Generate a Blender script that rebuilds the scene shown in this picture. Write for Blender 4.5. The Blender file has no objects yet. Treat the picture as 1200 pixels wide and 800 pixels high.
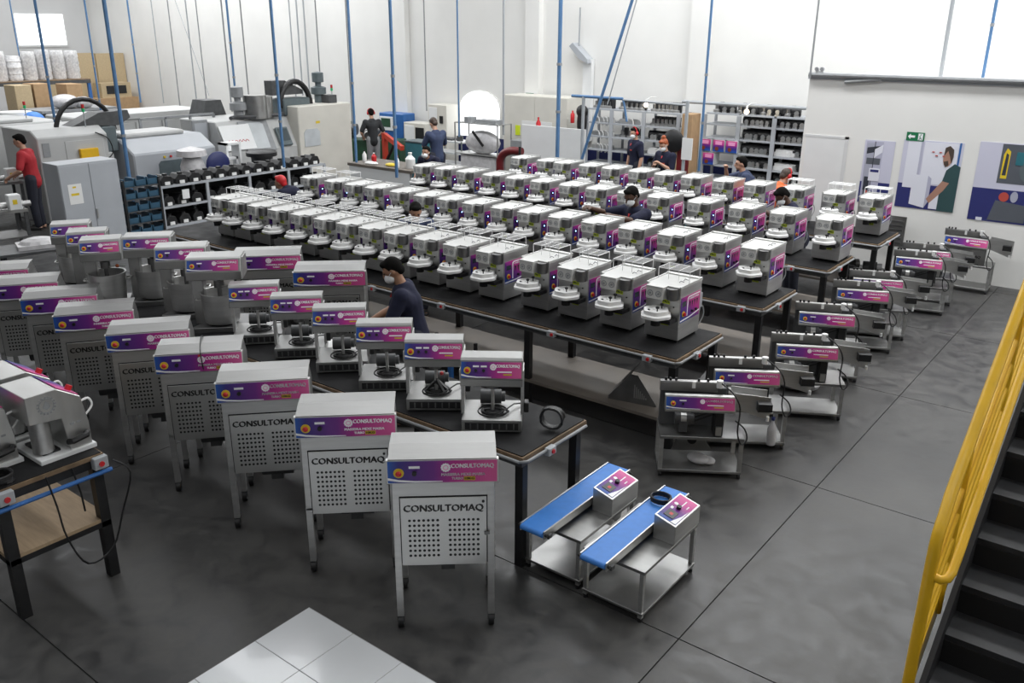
import bpy, bmesh, math, random
from mathutils import Vector, Matrix, Euler
random.seed(7)
S = bpy.context.scene
COL = S.collection
PI = math.pi

# ------------------------------------------------------------------ camera
CAM_H, F_PX, YAW, PITCH, ROLL = 3.8, 1017.6, .6597, .3456, .0056
_f = Vector((-math.sin(YAW)*math.cos(PITCH), math.cos(YAW)*math.cos(PITCH), -math.sin(PITCH)))
_r = Vector((math.cos(YAW), math.sin(YAW), 0)); _u = _r.cross(_f)
CR = _r*math.cos(ROLL)+_u*math.sin(ROLL); CU = -_r*math.sin(ROLL)+_u*math.cos(ROLL)
cam = bpy.data.cameras.new('camera'); co = bpy.data.objects.new('camera', cam); COL.objects.link(co)
cam.sensor_width = 36; cam.lens = F_PX/1200*36; cam.clip_end = 200
mw = Matrix.Identity(4)
for i in range(3):
    mw[i][0] = CR[i]; mw[i][1] = CU[i]; mw[i][2] = -_f[i]
mw.translation = (0, 0, CAM_H); co.matrix_world = mw
S.camera = co

# ------------------------------------------------------------------ light
w = bpy.data.worlds.new('world'); S.world = w; w.use_nodes = True
w.node_tree.nodes['Background'].inputs[0].default_value = (.85, .92, 1, 1)
w.node_tree.nodes['Background'].inputs[1].default_value = .5
S.view_settings.view_transform = 'Standard'; S.view_settings.look = 'None'
S.view_settings.gamma = 1; S.view_settings.exposure = 0.0
S.view_settings.use_curve_mapping = False
def area_light(name, x, y, z, sx, sy, power, col=(.97, .985, 1)):
    l = bpy.data.lights.new(name, 'AREA'); l.shape = 'RECTANGLE'; l.size = sx; l.size_y = sy; l.energy = power; l.color = col
    o = bpy.data.objects.new(name, l); COL.objects.link(o); o.location = (x, y, z)
    return o
for y_, p_ in ((-3.0, 130), (2.5, 140), (8.0, 330), (13.0, 640), (17.2, 560)):  # unseen roof strips; rows at the camera end added to brighten machine fronts
    area_light('unseen_roof_light', -4.0, y_, 7.9, 20, 1.1, p_*1.4)
    area_light('unseen_roof_light', -26, y_, 7.9, 15, 1.1, p_*1.05)

def ray(x, y): return CR*((x-600)/F_PX)-CU*((y-400)/F_PX)+_f
def at(x, y, z=0.):            # pixel -> point at height z
    d = ray(x, y); return Vector((0, 0, CAM_H))+d*((z-CAM_H)/d.z)
def aty(x, y, Y): d = ray(x, y); return Vector((0, 0, CAM_H))+d*(Y/d.y)
def atx(x, y, X): d = ray(x, y); return Vector((0, 0, CAM_H))+d*(X/d.x)

# ------------------------------------------------------------------ materials
MATS = {}
def mat(name, col, rough=.5, metal=0., noise=0., nscale=8., bump=0., bscale=60., stretch=None, rvar=0., emit=None, estr=1., coat=0., trans=0., spec=.5, alpha=1.):
    m = bpy.data.materials.new(name); m.use_nodes = True; nt = m.node_tree; b = nt.nodes['Principled BSDF']
    b.inputs['Base Color'].default_value = (*col, 1); b.inputs['Roughness'].default_value = rough; b.inputs['Metallic'].default_value = metal
    b.inputs['Specular IOR Level'].default_value = spec
    if coat: b.inputs['Coat Weight'].default_value = coat
    if trans: b.inputs['Transmission Weight'].default_value = trans
    if alpha < 1: b.inputs['Alpha'].default_value = alpha
    if emit: b.inputs['Emission Color'].default_value = (*emit, 1); b.inputs['Emission Strength'].default_value = estr
    if noise or bump or rvar:
        tc = nt.nodes.new('ShaderNodeTexCoord'); mp = nt.nodes.new('ShaderNodeMapping'); nt.links.new(tc.outputs['Object'], mp.inputs[0])
        if stretch: mp.inputs['Scale'].default_value = stretch
        n = nt.nodes.new('ShaderNodeTexNoise'); n.inputs['Scale'].default_value = nscale; n.inputs['Detail'].default_value = 5; nt.links.new(mp.outputs[0], n.inputs['Vector'])
        if noise:
            mx = nt.nodes.new('ShaderNodeMix'); mx.data_type = 'RGBA'
            mx.inputs[6].default_value = (*[max(0, c*(1-noise)) for c in col], 1); mx.inputs[7].default_value = (*[min(1, c*(1+noise)) for c in col], 1)
            rp = nt.nodes.new('ShaderNodeMapRange'); rp.inputs[1].default_value = .3; rp.inputs[2].default_value = .7
            nt.links.new(n.outputs[0], rp.inputs[0]); nt.links.new(rp.outputs[0], mx.inputs[0]); nt.links.new(mx.outputs[2], b.inputs['Base Color'])
        if rvar:
            rr = nt.nodes.new('ShaderNodeMapRange'); rr.inputs[1].default_value = .3; rr.inputs[2].default_value = .7; rr.inputs[3].default_value = max(.02, rough-rvar); rr.inputs[4].default_value = rough+rvar
            nt.links.new(n.outputs[0], rr.inputs[0]); nt.links.new(rr.outputs[0], b.inputs['Roughness'])
        if bump:
            n2 = nt.nodes.new('ShaderNodeTexNoise'); n2.inputs['Scale'].default_value = bscale; n2.inputs['Detail'].default_value = 3; nt.links.new(mp.outputs[0], n2.inputs['Vector'])
            bp = nt.nodes.new('ShaderNodeBump'); bp.inputs['Strength'].default_value = bump; bp.inputs['Distance'].default_value = .01
            nt.links.new(n2.outputs[0], bp.inputs['Height']); nt.links.new(bp.outputs[0], b.inputs['Normal'])
    MATS[name] = m; return m
def ramp_mat(name, axis, stops, rough=.45, coat=.0):
    m = bpy.data.materials.new(name); m.use_nodes = True; nt = m.node_tree; b = nt.nodes['Principled BSDF']
    tc = nt.nodes.new('ShaderNodeTexCoord'); sp = nt.nodes.new('ShaderNodeSeparateXYZ'); nt.links.new(tc.outputs['Generated'], sp.inputs[0])
    r = nt.nodes.new('ShaderNodeValToRGB'); e = r.color_ramp.elements
    while len(e) < len(stops): e.new(.5)
    for k, (p, c) in enumerate(stops): e[k].position = p; e[k].color = (*c, 1)
    
    if isinstance(axis, tuple):
        ad = nt.nodes.new('ShaderNodeMath'); ad.operation = 'ADD'; nt.links.new(sp.outputs[axis[0]], ad.inputs[0]); nt.links.new(sp.outputs[axis[1]], ad.inputs[1]); hf = nt.nodes.new('ShaderNodeMath'); hf.operation = 'MULTIPLY'; hf.inputs[1].default_value = .5; nt.links.new(ad.outputs[0], hf.inputs[0]); nt.links.new(hf.outputs[0], r.inputs[0])
    else: nt.links.new(sp.outputs[axis], r.inputs[0])
    nt.links.new(r.outputs[0], b.inputs['Base Color'])
    b.inputs['Roughness'].default_value = rough; b.inputs['Coat Weight'].default_value = coat; MATS[name] = m
mat('steel', (.58, .58, .575), .46, 1., noise=.10, nscale=3, rvar=.07, bump=.02, bscale=30, stretch=(1, 1, 9))
mat('steel_top', (.56, .56, .55), .40, 1., noise=.06, nscale=3, rvar=.06, stretch=(1, 6, 1))
mat('steel_hood', (.31, .31, .305), .42, 1., noise=.10, nscale=3, rvar=.08, stretch=(1, 6, 1))
mat('steel_dull', (.36, .36, .355), .42, 1., noise=.18, nscale=4, rvar=.1)
mat('steel_dark', (.20, .20, .20), .45, .9, noise=.2, nscale=6, rvar=.1)
mat('white_plastic', (.82, .82, .81), .35, noise=.03, nscale=10)
mat('white_cover', (.60, .60, .585), .4, noise=.04, nscale=14)
mat('white_paint', (.78, .79, .79), .45, noise=.04, nscale=2)
mat('cream_paint', (.66, .64, .58), .45, noise=.05, nscale=2)
mat('machine_white', (.50, .505, .50), .45, noise=.06, nscale=2)
mat('grey_paint', (.40, .42, .45), .45, noise=.05, nscale=2)
mat('mid_grey', (.28, .29, .30), .5, noise=.1)
mat('dark_grey', (.07, .072, .075), .5, noise=.2, nscale=10)
mat('black', (.012, .012, .013), .45, noise=.3, nscale=12)
mat('black_gloss', (.012, .012, .014), .2)
mat('rubber', (.012, .012, .013), .7, noise=.35, nscale=5, rvar=.12, spec=.25)
mat('matte_black', (.009, .009, .01), .7)
mat('blue_paint', (.03, .13, .38), .4, noise=.1)
mat('blue_pole', (.085, .19, .36), .45, noise=.1)
mat('grey_pole', (.36, .38, .40), .45)
mat('navy', (.015, .022, .11), .5, noise=.1)
mat('teal', (.03, .16, .2), .45, noise=.1)
mat('slate', (.11, .14, .15), .45, noise=.1)
mat('blue_belt', (.045, .21, .62), .5, noise=.06, nscale=20)
mat('bin_blue', (.03, .09, .15), .45, noise=.15)
mat('red', (.55, .02, .025), .4)
mat('maroon', (.14, .012, .015), .35)
mat('red_paint', (.5, .045, .02), .45)
mat('yellow_button', (.75, .55, .03), .4)
mat('yellow', (.86, .50, .014), .38, noise=.08, nscale=6, coat=.2)
mat('lime', (.62, .74, .02), .5)
mat('green', (.01, .17, .07), .4)
mat('bright_green', (.02, .5, .18), .4)
mat('dark_green', (.02, .07, .035), .5, noise=.2)
mat('orange', (.75, .12, .02), .6)
mat('copper', (.35, .09, .03), .4, .6)
mat('wood_edge', (.18, .12, .07), .65, noise=.3, nscale=12)
mat('plywood', (.40, .29, .18), .6, noise=.12, nscale=5, stretch=(1, 8, 1))
mat('chipboard', (.46, .36, .22), .65, noise=.08, nscale=20)
mat('cardboard', (.40, .26, .14), .75, noise=.1)
mat('brown_board', (.15, .13, .11), .55, noise=.2, nscale=4, rvar=.1)
mat('paper', (.78, .78, .77), .6)
mat('grid_white', (.85, .85, .85), .35)
mat('foil', (.85, .85, .87), .35, .2, noise=.25, nscale=14, bump=.5, bscale=25)
mat('plastic_wrap', (.55, .54, .55), .3, noise=.15, nscale=10, bump=.4, bscale=20)
mat('glass', (.55, .58, .6), .1, .0, noise=.1, nscale=3, coat=.5)
mat('clear_glass', (.9, .92, .92), .08, trans=.9)
mat('text_white', (.9, .9, .93), .6)
mat('text_black', (.015, .015, .015), .55)
mat('text_pink', (.85, .35, .6), .5)
mat('gold', (.6, .42, .02), .5)
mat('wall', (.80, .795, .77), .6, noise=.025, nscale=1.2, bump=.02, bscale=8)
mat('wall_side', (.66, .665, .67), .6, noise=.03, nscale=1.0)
mat('wall_dim', (.22, .22, .22), .7, noise=.05)  # colour darkened to stand for the unlit area behind the camera
mat('ceiling', (.80, .80, .79), .8, noise=.02)
mat('joint', (.035, .035, .035), .7)
mat('grout', (.35, .35, .35), .7)
mat('tile', (.74, .76, .78), .22, noise=.03, nscale=2, coat=.2)
mat('led_blue', (.1, .2, .9), .3, emit=(.25, .4, 1), estr=9)
mat('lamp_warm', (1, .9, .7), .3, emit=(1, .85, .6), estr=14)
mat('lamp_white', (1, 1, 1), .3, emit=(1, 1, 1), estr=10)
mat('daylight_glow', (1, 1, 1), .3, emit=(.93, .97, 1), estr=1.5)
mat('screen', (.03, .05, .06), .2, coat=.3)
BL, DB, PU, MG, PK = (.01, .10, .42), (.035, .025, .22), (.16, .02, .24), (.46, .02, .24), (.66, .10, .30)
ramp_mat('banner', 0, [(0, BL), (.10, DB), (.42, PU), (.62, MG), (1, PK)])
ramp_mat('sticker', (1, 2), [(0, BL), (.22, DB), (.45, PU), (.62, MG), (1, PK)])
ramp_mat('box_print', 2, [(0, BL), (.3, DB), (.5, PU), (.62, MG), (1, PK)])
ramp_mat('conv_sticker', 1, [(0, BL), (.12, DB), (.45, PU), (.7, MG), (1, PK)])
def floor_mat():
    m = bpy.data.materials.new('concrete'); m.use_nodes = True; nt = m.node_tree; b = nt.nodes['Principled BSDF']; N = nt.nodes.new; L = nt.links.new
    g = N('ShaderNodeNewGeometry')
    n1 = N('ShaderNodeTexNoise'); n1.inputs['Scale'].default_value = .55; n1.inputs['Detail'].default_value = 8; n1.inputs['Roughness'].default_value = .62
    n2 = N('ShaderNodeTexNoise'); n2.inputs['Scale'].default_value = 4.2; n2.inputs['Detail'].default_value = 8; n2.inputs['Distortion'].default_value = 1.2
    n3 = N('ShaderNodeTexNoise'); n3.inputs['Scale'].default_value = 22; n3.inputs['Detail'].default_value = 4
    for n in (n1, n2, n3): L(g.outputs['Position'], n.inputs['Vector'])
    r = N('ShaderNodeValToRGB'); e = r.color_ramp.elements; e[0].position = .40; e[0].color = (.036, .036, .037, 1); e[1].position = .60; e[1].color = (.078, .076, .073, 1)
    mx = N('ShaderNodeMath'); mx.operation = 'MULTIPLY_ADD'; mx.inputs[1].default_value = .45; L(n1.outputs[0], mx.inputs[0])
    m2 = N('ShaderNodeMath'); m2.operation = 'MULTIPLY_ADD'; m2.inputs[1].default_value = .45; m2.inputs[2].default_value = .05; L(n2.outputs[0], m2.inputs[0]); L(m2.outputs[0], mx.inputs[2])
    L(mx.outputs[0], r.inputs[0]); L(r.outputs[0], b.inputs['Base Color'])
    rr = N('ShaderNodeMapRange'); rr.inputs[1].default_value = .3; rr.inputs[2].default_value = .7; rr.inputs[3].default_value = .30; rr.inputs[4].default_value = .55; L(n2.outputs[0], rr.inputs[0]); L(rr.outputs[0], b.inputs['Roughness'])
    bp = N('ShaderNodeBump'); bp.inputs['Strength'].default_value = .06; bp.inputs['Distance'].default_value = .01; L(n3.outputs[0], bp.inputs['Height']); L(bp.outputs[0], b.inputs['Normal'])
    MATS['concrete'] = m
floor_mat()

# ------------------------------------------------------------------ mesh tools
class MB:
    def __init__(s): s.v = []; s.f = []
    def add(s, vs, fs):
        o = len(s.v); s.v += [Vector(v) for v in vs]; s.f += [tuple(i+o for i in f) for f in fs]; return s
    def box(s, x0, y0, z0, x1, y1, z1):
        return s.add([(x0, y0, z0), (x1, y0, z0), (x1, y1, z0), (x0, y1, z0), (x0, y0, z1), (x1, y0, z1), (x1, y1, z1), (x0, y1, z1)],
                     [(0, 3, 2, 1), (4, 5, 6, 7), (0, 1, 5, 4), (1, 2, 6, 5), (2, 3, 7, 6), (3, 0, 4, 7)])
    def bar(s, p0, p1, w, h):      # square bar between two points
        p0, p1 = Vector(p0), Vector(p1); d = (p1-p0).normalized(); up = Vector((0, 0, 1)) if abs(d.z) < .9 else Vector((0, 1, 0))
        a = d.cross(up).normalized()*w/2; b = a.cross(d).normalized()*h/2
        vs = [p+i*a+j*b for p in (p0, p1) for i, j in ((-1, -1), (1, -1), (1, 1), (-1, 1))]
        return s.add(vs, [(0, 1, 2, 3), (7, 6, 5, 4), (0, 4, 5, 1), (1, 5, 6, 2), (2, 6, 7, 3), (3, 7, 4, 0)])
    def prism(s, poly, plane, d0, d1):   # poly in plane 'xz','yz','xy' extruded along the third axis
        def P(a, b, d): return {'xz': (a, d, b), 'yz': (d, a, b), 'xy': (a, b, d)}[plane]
        n = len(poly); vs = [P(a, b, d0) for a, b in poly]+[P(a, b, d1) for a, b in poly]
        return s.add(vs, [tuple(range(n)), tuple(range(2*n-1, n-1, -1))]+[(i, i+n, (i+1) % n+n, (i+1) % n) for i in range(n)])
    def cyl(s, p0, p1, r, n=12, r1=None):
        return s.tube([p0, p1], [r, r if r1 is None else r1], n)
    def tube(s, pts, r, n=8, closed=False):
        pts = [Vector(p) for p in pts]
        if n == 6 and 4 <= len(pts) <= 12 and not closed and not isinstance(r, (list, tuple)):      # soft cables: Catmull-Rom
            q = [pts[0]]+pts+[pts[-1]]; out = []
            for i in range(1, len(q)-2):
                for k in range(4):
                    t = k/4; a, b, c, d = q[i-1:i+3]; out.append(.5*(2*b+(c-a)*t+(2*a-5*b+4*c-d)*t*t+(3*b-a-3*c+d)*t*t*t))
            pts = out+[pts[-1]]
        m = len(pts); rs = r if isinstance(r, (list, tuple)) else [r]*m
        o = len(s.v); prev = None
        for i, p in enumerate(pts):
            if closed: t = pts[(i+1) % m]-pts[i-1]
            else: t = pts[min(i+1, m-1)]-pts[max(i-1, 0)]
            t.normalize()
            if prev is None: a = t.orthogonal().normalized()
            else: a = (prev-t*prev.dot(t)).normalized()
            prev = a; b = t.cross(a)
            for k in range(n):
                th = 2*PI*k/n; s.v.append(p+(a*math.cos(th)+b*math.sin(th))*rs[i])
        for i in range(m if closed else m-1):
            i2 = (i+1) % m
            for k in range(n):
                k2 = (k+1) % n; s.f.append((o+i*n+k, o+i*n+k2, o+i2*n+k2, o+i2*n+k))
        if not closed:
            s.f.append(tuple(o+k for k in range(n-1, -1, -1))); s.f.append(tuple(o+(m-1)*n+k for k in range(n)))
        return s
    def lathe(s, prof, n=20, c=(0, 0, 0), scal=None):   # prof [(r,z)], about z
        o = len(s.v); c = Vector(c)
        for r, z in prof:
            for k in range(n):
                th = 2*PI*k/n; q = r*(1+(scal[0]*math.cos(scal[1]*th) if scal else 0)); s.v.append(c+Vector((q*math.cos(th), q*math.sin(th), z)))
        m = len(prof)
        for i in range(m-1):
            for k in range(n):
                k2 = (k+1) % n; s.f.append((o+i*n+k, o+i*n+k2, o+(i+1)*n+k2, o+(i+1)*n+k))
        s.f.append(tuple(o+k for k in range(n-1, -1, -1))); s.f.append(tuple(o+(m-1)*n+k for k in range(n)))
        return s
    def sph(s, c, rx, ry=None, rz=None, nu=12, nv=8):
        ry = ry or rx; rz = rz or rx; o = len(s.v); c = Vector(c)
        s.v.append(c+Vector((0, 0, -rz)))
        for i in range(1, nv):
            ph = -PI/2+PI*i/nv
            for k in range(nu): th = 2*PI*k/nu; s.v.append(c+Vector((rx*math.cos(ph)*math.cos(th), ry*math.cos(ph)*math.sin(th), rz*math.sin(ph))))
        s.v.append(c+Vector((0, 0, rz))); top = len(s.v)-1
        for k in range(nu):
            k2 = (k+1) % nu; s.f.append((o, o+1+k2, o+1+k)); s.f.append((top, top-nu+k, top-nu+k2))
            for i in range(nv-2): a = o+1+i*nu; s.f.append((a+k, a+k2, a+nu+k2, a+nu+k))
        return s
    def ring(s, c, R, r, axis='z', n=20, m=6):
        c = Vector(c); ax = {'z': (0, 1), 'y': (0, 2), 'x': (1, 2)}[axis]; pts = []
        for k in range(n):
            p = Vector((0, 0, 0)); p[ax[0]] = R*math.cos(2*PI*k/n); p[ax[1]] = R*math.sin(2*PI*k/n); pts.append(c+p)
        return s.tube(pts, r, m, True)
    def xf(s, M, start=0):
        for i in range(start, len(s.v)): s.v[i] = M @ s.v[i]
        return s
    def mesh(s, name, bev=0., smooth=False):
        me = bpy.data.meshes.new(name); me.from_pydata([tuple(v) for v in s.v], [], s.f)
        bm = bmesh.new(); bm.from_mesh(me); bmesh.ops.recalc_face_normals(bm, faces=bm.faces)
        if bev:
            ed = [e for e in bm.edges if len(e.link_faces) == 2 and e.calc_face_angle(0) > .6]
            bmesh.ops.bevel(bm, geom=ed, offset=bev, segments=1, affect='EDGES', clamp_overlap=True)
        bm.to_mesh(me); bm.free()
        if smooth:
            for p in me.polygons: p.use_smooth = True
            try: me.set_sharp_from_angle(angle=.7)
            except Exception: pass
        return me
def part(name, mb, m, parent=None, bev=0., smooth=False, label=None):
    me = mb.mesh(name, bev, smooth) if isinstance(mb, MB) else mb
    if m and not me.materials: me.materials.append(MATS[m])
    o = bpy.data.objects.new(name, me); COL.objects.link(o); o.parent = parent
    if label: o['label'] = label
    return o
def tag(o, label=None, cat=None, group=None, kind=None):
    if label: o['label'] = label
    if cat: o['category'] = cat
    if group: o['group'] = group
    if kind: o['kind'] = kind
    return o
def thing(name, loc=(0, 0, 0), rz=0., label=None, cat=None, group=None):
    o = bpy.data.objects.new(name, None); o.empty_display_size = .1; COL.objects.link(o); o.location = loc; o.rotation_euler = (0, 0, rz)
    return tag(o, label, cat, group)
def copy_tree(o, parent=None):
    c = o.copy(); COL.objects.link(c); c.parent = parent
    for ch in list(o.children): copy_tree(ch, c)
    return c
def place(o, loc, rz=0., label=None, group=None):
    o.location = loc; o.rotation_euler = (0, 0, rz); return tag(o, label, None, group)
_tc = {}
def text_me(s, size, m, wide=None, bold=.045):
    key = (s, size, m, wide)
    if key in _tc: return _tc[key]
    c = bpy.data.curves.new('t', 'FONT'); c.body = s; c.size = size; c.align_x = 'CENTER'; c.align_y = 'CENTER'; c.resolution_u = 2; c.extrude = .0006
    o = bpy.data.objects.new('t', c); COL.objects.link(o)
    dg = bpy.context.evaluated_depsgraph_get(); me = bpy.data.meshes.new_from_object(o.evaluated_get(dg)); bpy.data.objects.remove(o)
    vs = [v.co.copy() for v in me.vertices]; fs = [tuple(f.vertices) for f in me.polygons]; x0 = min(v.x for v in vs); x1 = max(v.x for v in vs); k = wide/(x1-x0) if wide else 1.
    mb = MB()
    for dx, dy in ((0, 0), (bold, bold*.5), (-bold, -bold*.5)): mb.add([((v.x-(x0+x1)/2)*k+dx*size, -v.z, v.y+dy*size) for v in vs], fs)
    me = bpy.data.meshes.new('lettering'); me.from_pydata([tuple(v) for v in mb.v], [], mb.f)      # stands in the xz plane, reads from -y; wide = width in metres
    me.materials.clear(); me.materials.append(MATS[m]); _tc[key] = me; return me
def text(name, s, size, m, parent, loc, rx=0., rz=0., wide=None):
    o = part(name, text_me(s, size, m, wide), None, parent); o.location = loc; o.rotation_euler = (rx, 0, rz); return o
def structure(name, mb, m, label=None, parent=None):
    o = part(name, mb, m, parent); o['kind'] = 'structure'
    if label: o['label'] = label
    return o
# ------------------------------------------------------------------ the setting
YB, XL, YP, XP = 19.2, -37.0, 15.2, -5.44       # back wall, left wall, partition face, partition end
floor = structure('floor', MB().box(XL, -7, -.12, 8, YB, -.012), 'joint', 'dark grey polished concrete factory floor cut into slabs')
xs = [-2.03-5.18*k for k in range(7)][::-1]; xs = [XL]+[x for x in xs if x > XL+.5]+[3.15, 8]
ys = [7.03+2.59*k for k in range(-5, 5)]; ys = [-7]+ys+[YB]
for i in range(len(xs)-1):
    for j in range(len(ys)-1):
        a, b, c, d = xs[i]+.005, xs[i+1]-.005, ys[j]+.005, ys[j+1]-.005
        part('slab', MB().box(a, c, -.012, b, d, 0), 'concrete', floor)
tf = structure('floor_tiles', MB().box(-4.21, -.5, .0005, -1.5, 3.14, .004), 'grout', 'white ceramic floor tiles beside the concrete slabs')
tile_me = MB().box(-.223, -.223, 0, .223, .223, .006).mesh('tile', .002)
for i in range(6):
    for j in range(8):
        o = part('tile', tile_me, 'tile', tf); o.location = (-4.205+.225+.45*i, 3.135-.225-.45*j, .003)
structure('wall_back', MB().box(XL-.2, YB, 0, 8.2, YB+.2, 8), 'wall', 'tall white painted back wall')
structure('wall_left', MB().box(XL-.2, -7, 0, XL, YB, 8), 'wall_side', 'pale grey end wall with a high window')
structure('wall_right', MB().box(8, -7, 0, 8.2, YB, 8), 'wall')
structure('wall_front', MB().box(XL-.2, -7.2, 0, 8.2, -7, 8), 'wall_dim')
structure('ceiling', MB().box(XL-.2, -7.2, 8, 8.2, YB+.2, 8.2), 'ceiling')
structure('wall_partition', MB().box(XP, YP, 0, 8, YB, 3.03), 'wall', 'lower white partition wall carrying the posters')
structure('trim_1', MB().box(XP-.02, YP-.03, 3.03, 8, YP+.25, 3.07), 'grey_paint', 'grey ledge along the partition top')
structure('trim_2', MB().box(-4.72, YP-.012, 0, -4.66, YP, 2.12).box(-5.4, YP-.012, 2.08, -4.66, YP, 2.12), 'wall_side', 'thin pale door frame in the partition')
dr = structure('door_1', MB().box(-5.38, YP-.008, 0, -4.72, YP, 2.08), 'white_paint', 'flush white door in the partition')
# pilasters and high pipe on the back wall
for k, px_ in enumerate((474, 628, 822)):
    p = aty(px_, 60, YB); structure('trim_%d' % (k+3), MB().box(p.x-.22, YB-.18, 0, p.x+.22, YB, 8), 'wall', 'white pilaster on the back wall')
# window, then a glowing stand-in for a sunlight patch on the back wall
win = structure('window_1', MB().box(XL, 0, 0, XL+.05, 1, 1), 'wall_side', 'bright high window in the end wall')
p0, p1 = atx(22, 53, XL), atx(72, 17, XL)
win.data = MB().box(XL, p0.y-.08, p0.z-.08, XL+.05, p1.y+.08, p1.z+.08).mesh('window_1'); win.data.materials.append(MATS['wall_side'])
part('pane', MB().box(XL+.05, p0.y, p0.z, XL+.07, p1.y, p1.z), 'daylight_glow', win)
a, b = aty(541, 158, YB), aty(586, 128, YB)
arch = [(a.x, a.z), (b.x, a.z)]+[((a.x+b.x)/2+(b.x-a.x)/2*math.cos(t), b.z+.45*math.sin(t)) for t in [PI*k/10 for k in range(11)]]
glow = structure('light_patch', MB().prism([((x-(a.x+b.x)/2)*1.06+(a.x+b.x)/2, z*1.0+.02) for x, z in arch], 'xz', YB-.03, YB), 'wall', 'arched patch of light on the back wall, made as a glowing panel')
part('pane', MB().prism(arch, 'xz', YB-.045, YB-.03), 'daylight_glow', glow)  # glowing sheet stands in for a bright patch of light on the wall
# grey pipe rail along the recess
o = part('conduit_pipe', MB().cyl(aty(800, 119, 18.2), aty(945, 127, 18.2), .035, 8), 'grey_pole'); tag(o, 'long grey pipe running above the right shelving', 'pipe')
o = part('conduit_pipe', MB().cyl((XP, YP-.06, 3.1), (8, YP-.06, 3.12), .04, 8), 'mid_grey'); tag(o, 'grey pipe lying along the partition ledge', 'pipe')
o = part('rolled_mat', MB().cyl(aty(990, 96, YP-.05), aty(1034, 93, YP-.05), .03, 8), 'mid_grey'); tag(o, 'short grey tube on the partition ledge', 'tube')
# hanging pipes and drop cables: (px at foot, world y, radius, material, label)
POLES = [((35, 135), 14, .022, 'blue_pole', 'thin blue drop pipe near the wrapped pallets'), ((72, 187), 9.6, .032, 'blue_pole', 'thick blue drop pipe in front of the white lathe'),
 ((122, 155), 13, .026, 'blue_pole', 'blue drop pipe beside the plywood boards'), ((160, 268), 8.9, .038, 'blue_pole', 'thick blue drop pipe beside the grey steel cabinet'),
 ((165, 120), 16, .028, 'blue_pole', 'blue drop pipe in front of the leaning chipboard'), ((192, 121), 18.8, .02, 'grey_pole', 'thin grey cable drop at the chipboard edge'),
 ((214, 150), 15.5, .018, 'mid_grey', 'thin dark cable drop above the long white machine'), ((234, 150), 15, .02, 'grey_pole', 'pale drop pipe behind the dark motor cover'),
 ((242, 118), 16, .018, 'mid_grey', 'thin dark cable drop touching the motor cover'), ((272, 131), 15, .022, 'mid_grey', 'dark drop pipe of a close pair by the grey frame'),
 ((278, 131), 15, .03, 'blue_pole', 'blue drop pipe of a close pair by the grey frame'), ((294, 139), 14.5, .018, 'mid_grey', 'thin dark cable drop behind the whiteboard'),
 ((333, 196), 11.4, .03, 'blue_pole', 'thick blue drop pipe beside the red capped worker'), ((347, 116), 18.6, .022, 'grey_pole', 'grey wall conduit above the machining centre'),
 ((355, 112), 19, .025, 'grey_pole', 'pale wall conduit beside the machining centre motor'), ((363, 112), 19, .025, 'grey_pole', 'pale wall conduit in the paired run behind the lathe'),
 ((376, 104), 17, .018, 'mid_grey', 'thin dark cable dropping to the blue motor'), ((413, 150), 17, .018, 'mid_grey', 'thin cable drop by the standing man in black'),
 ((418, 195), 13.6, .03, 'blue_pole', 'thick blue drop pipe at the tool bench'), ((465, 208), 11.6, .03, 'blue_pole', 'thick blue drop pipe over the machine rows'),
 ((500, 130), 18.8, .018, 'mid_grey', 'thin grey wall cable above the cream cabinets'), ((538, 160), 16.5, .02, 'blue_pole', 'thin blue drop pipe beside the wire trolley'),
 ((590, 158), 17.5, .026, 'grey_pole', 'grey drop pipe behind the slate machine'), ((653, 186), 14.6, .04, 'blue_pole', 'thick blue drop pipe in front of the cream cabinet'),
 ((819, 200), 16, .026, 'blue_pole', 'blue grey drop pipe between the two shelvings'), ((1101, 96), 16, .035, 'grey_pole', 'grey drop pipe above the partition posters'),
 ((1150, 100), 16.3, .026, 'blue_pole', 'blue drop pipe above the partition posters'), ((949, 92), YP-.1, .018, 'mid_grey', 'thin cable drop at the partition corner')]
for pp, Y, r, m, lab in POLES:
    p = aty(*pp, Y); o = part('drop_pipe', MB().tube([(0, 0, 0), (0, 0, 7.98-p.z)], r, 8), m); o.location = p; tag(o, lab, 'pipe', 'pipes and cables hanging from the roof')
    if m == 'blue_pole' and r > .025:
        for k in (1, 2): part('clamp', MB().cyl((0, 0, .9*k), (0, 0, .9*k+.05), r*1.35, 8), 'mid_grey', o)
# slanting hoses
for (a_, b_, Y, r, m, lab) in (((682, 186), (741, 0), 14.8, .03, 'blue_pole', 'slanting blue air hose beside the white board'), ((712, 122), (746, 0), 15.0, .012, 'grey_pole', 'thin slanting pull cord beside the blue hose'), ((245, 112), (205, 0), 16.5, .01, 'grey_pole', 'thin slanting cable above the long white machine'),):
    A, B = aty(*a_, Y), aty(*b_, Y); d = B-A; B2 = A+d*((7.98-A.z)/d.z)
    tag(part('air_hose', MB().tube([A, A.lerp(B2, .5), B2], r, 8), m), lab, 'hose')
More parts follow.
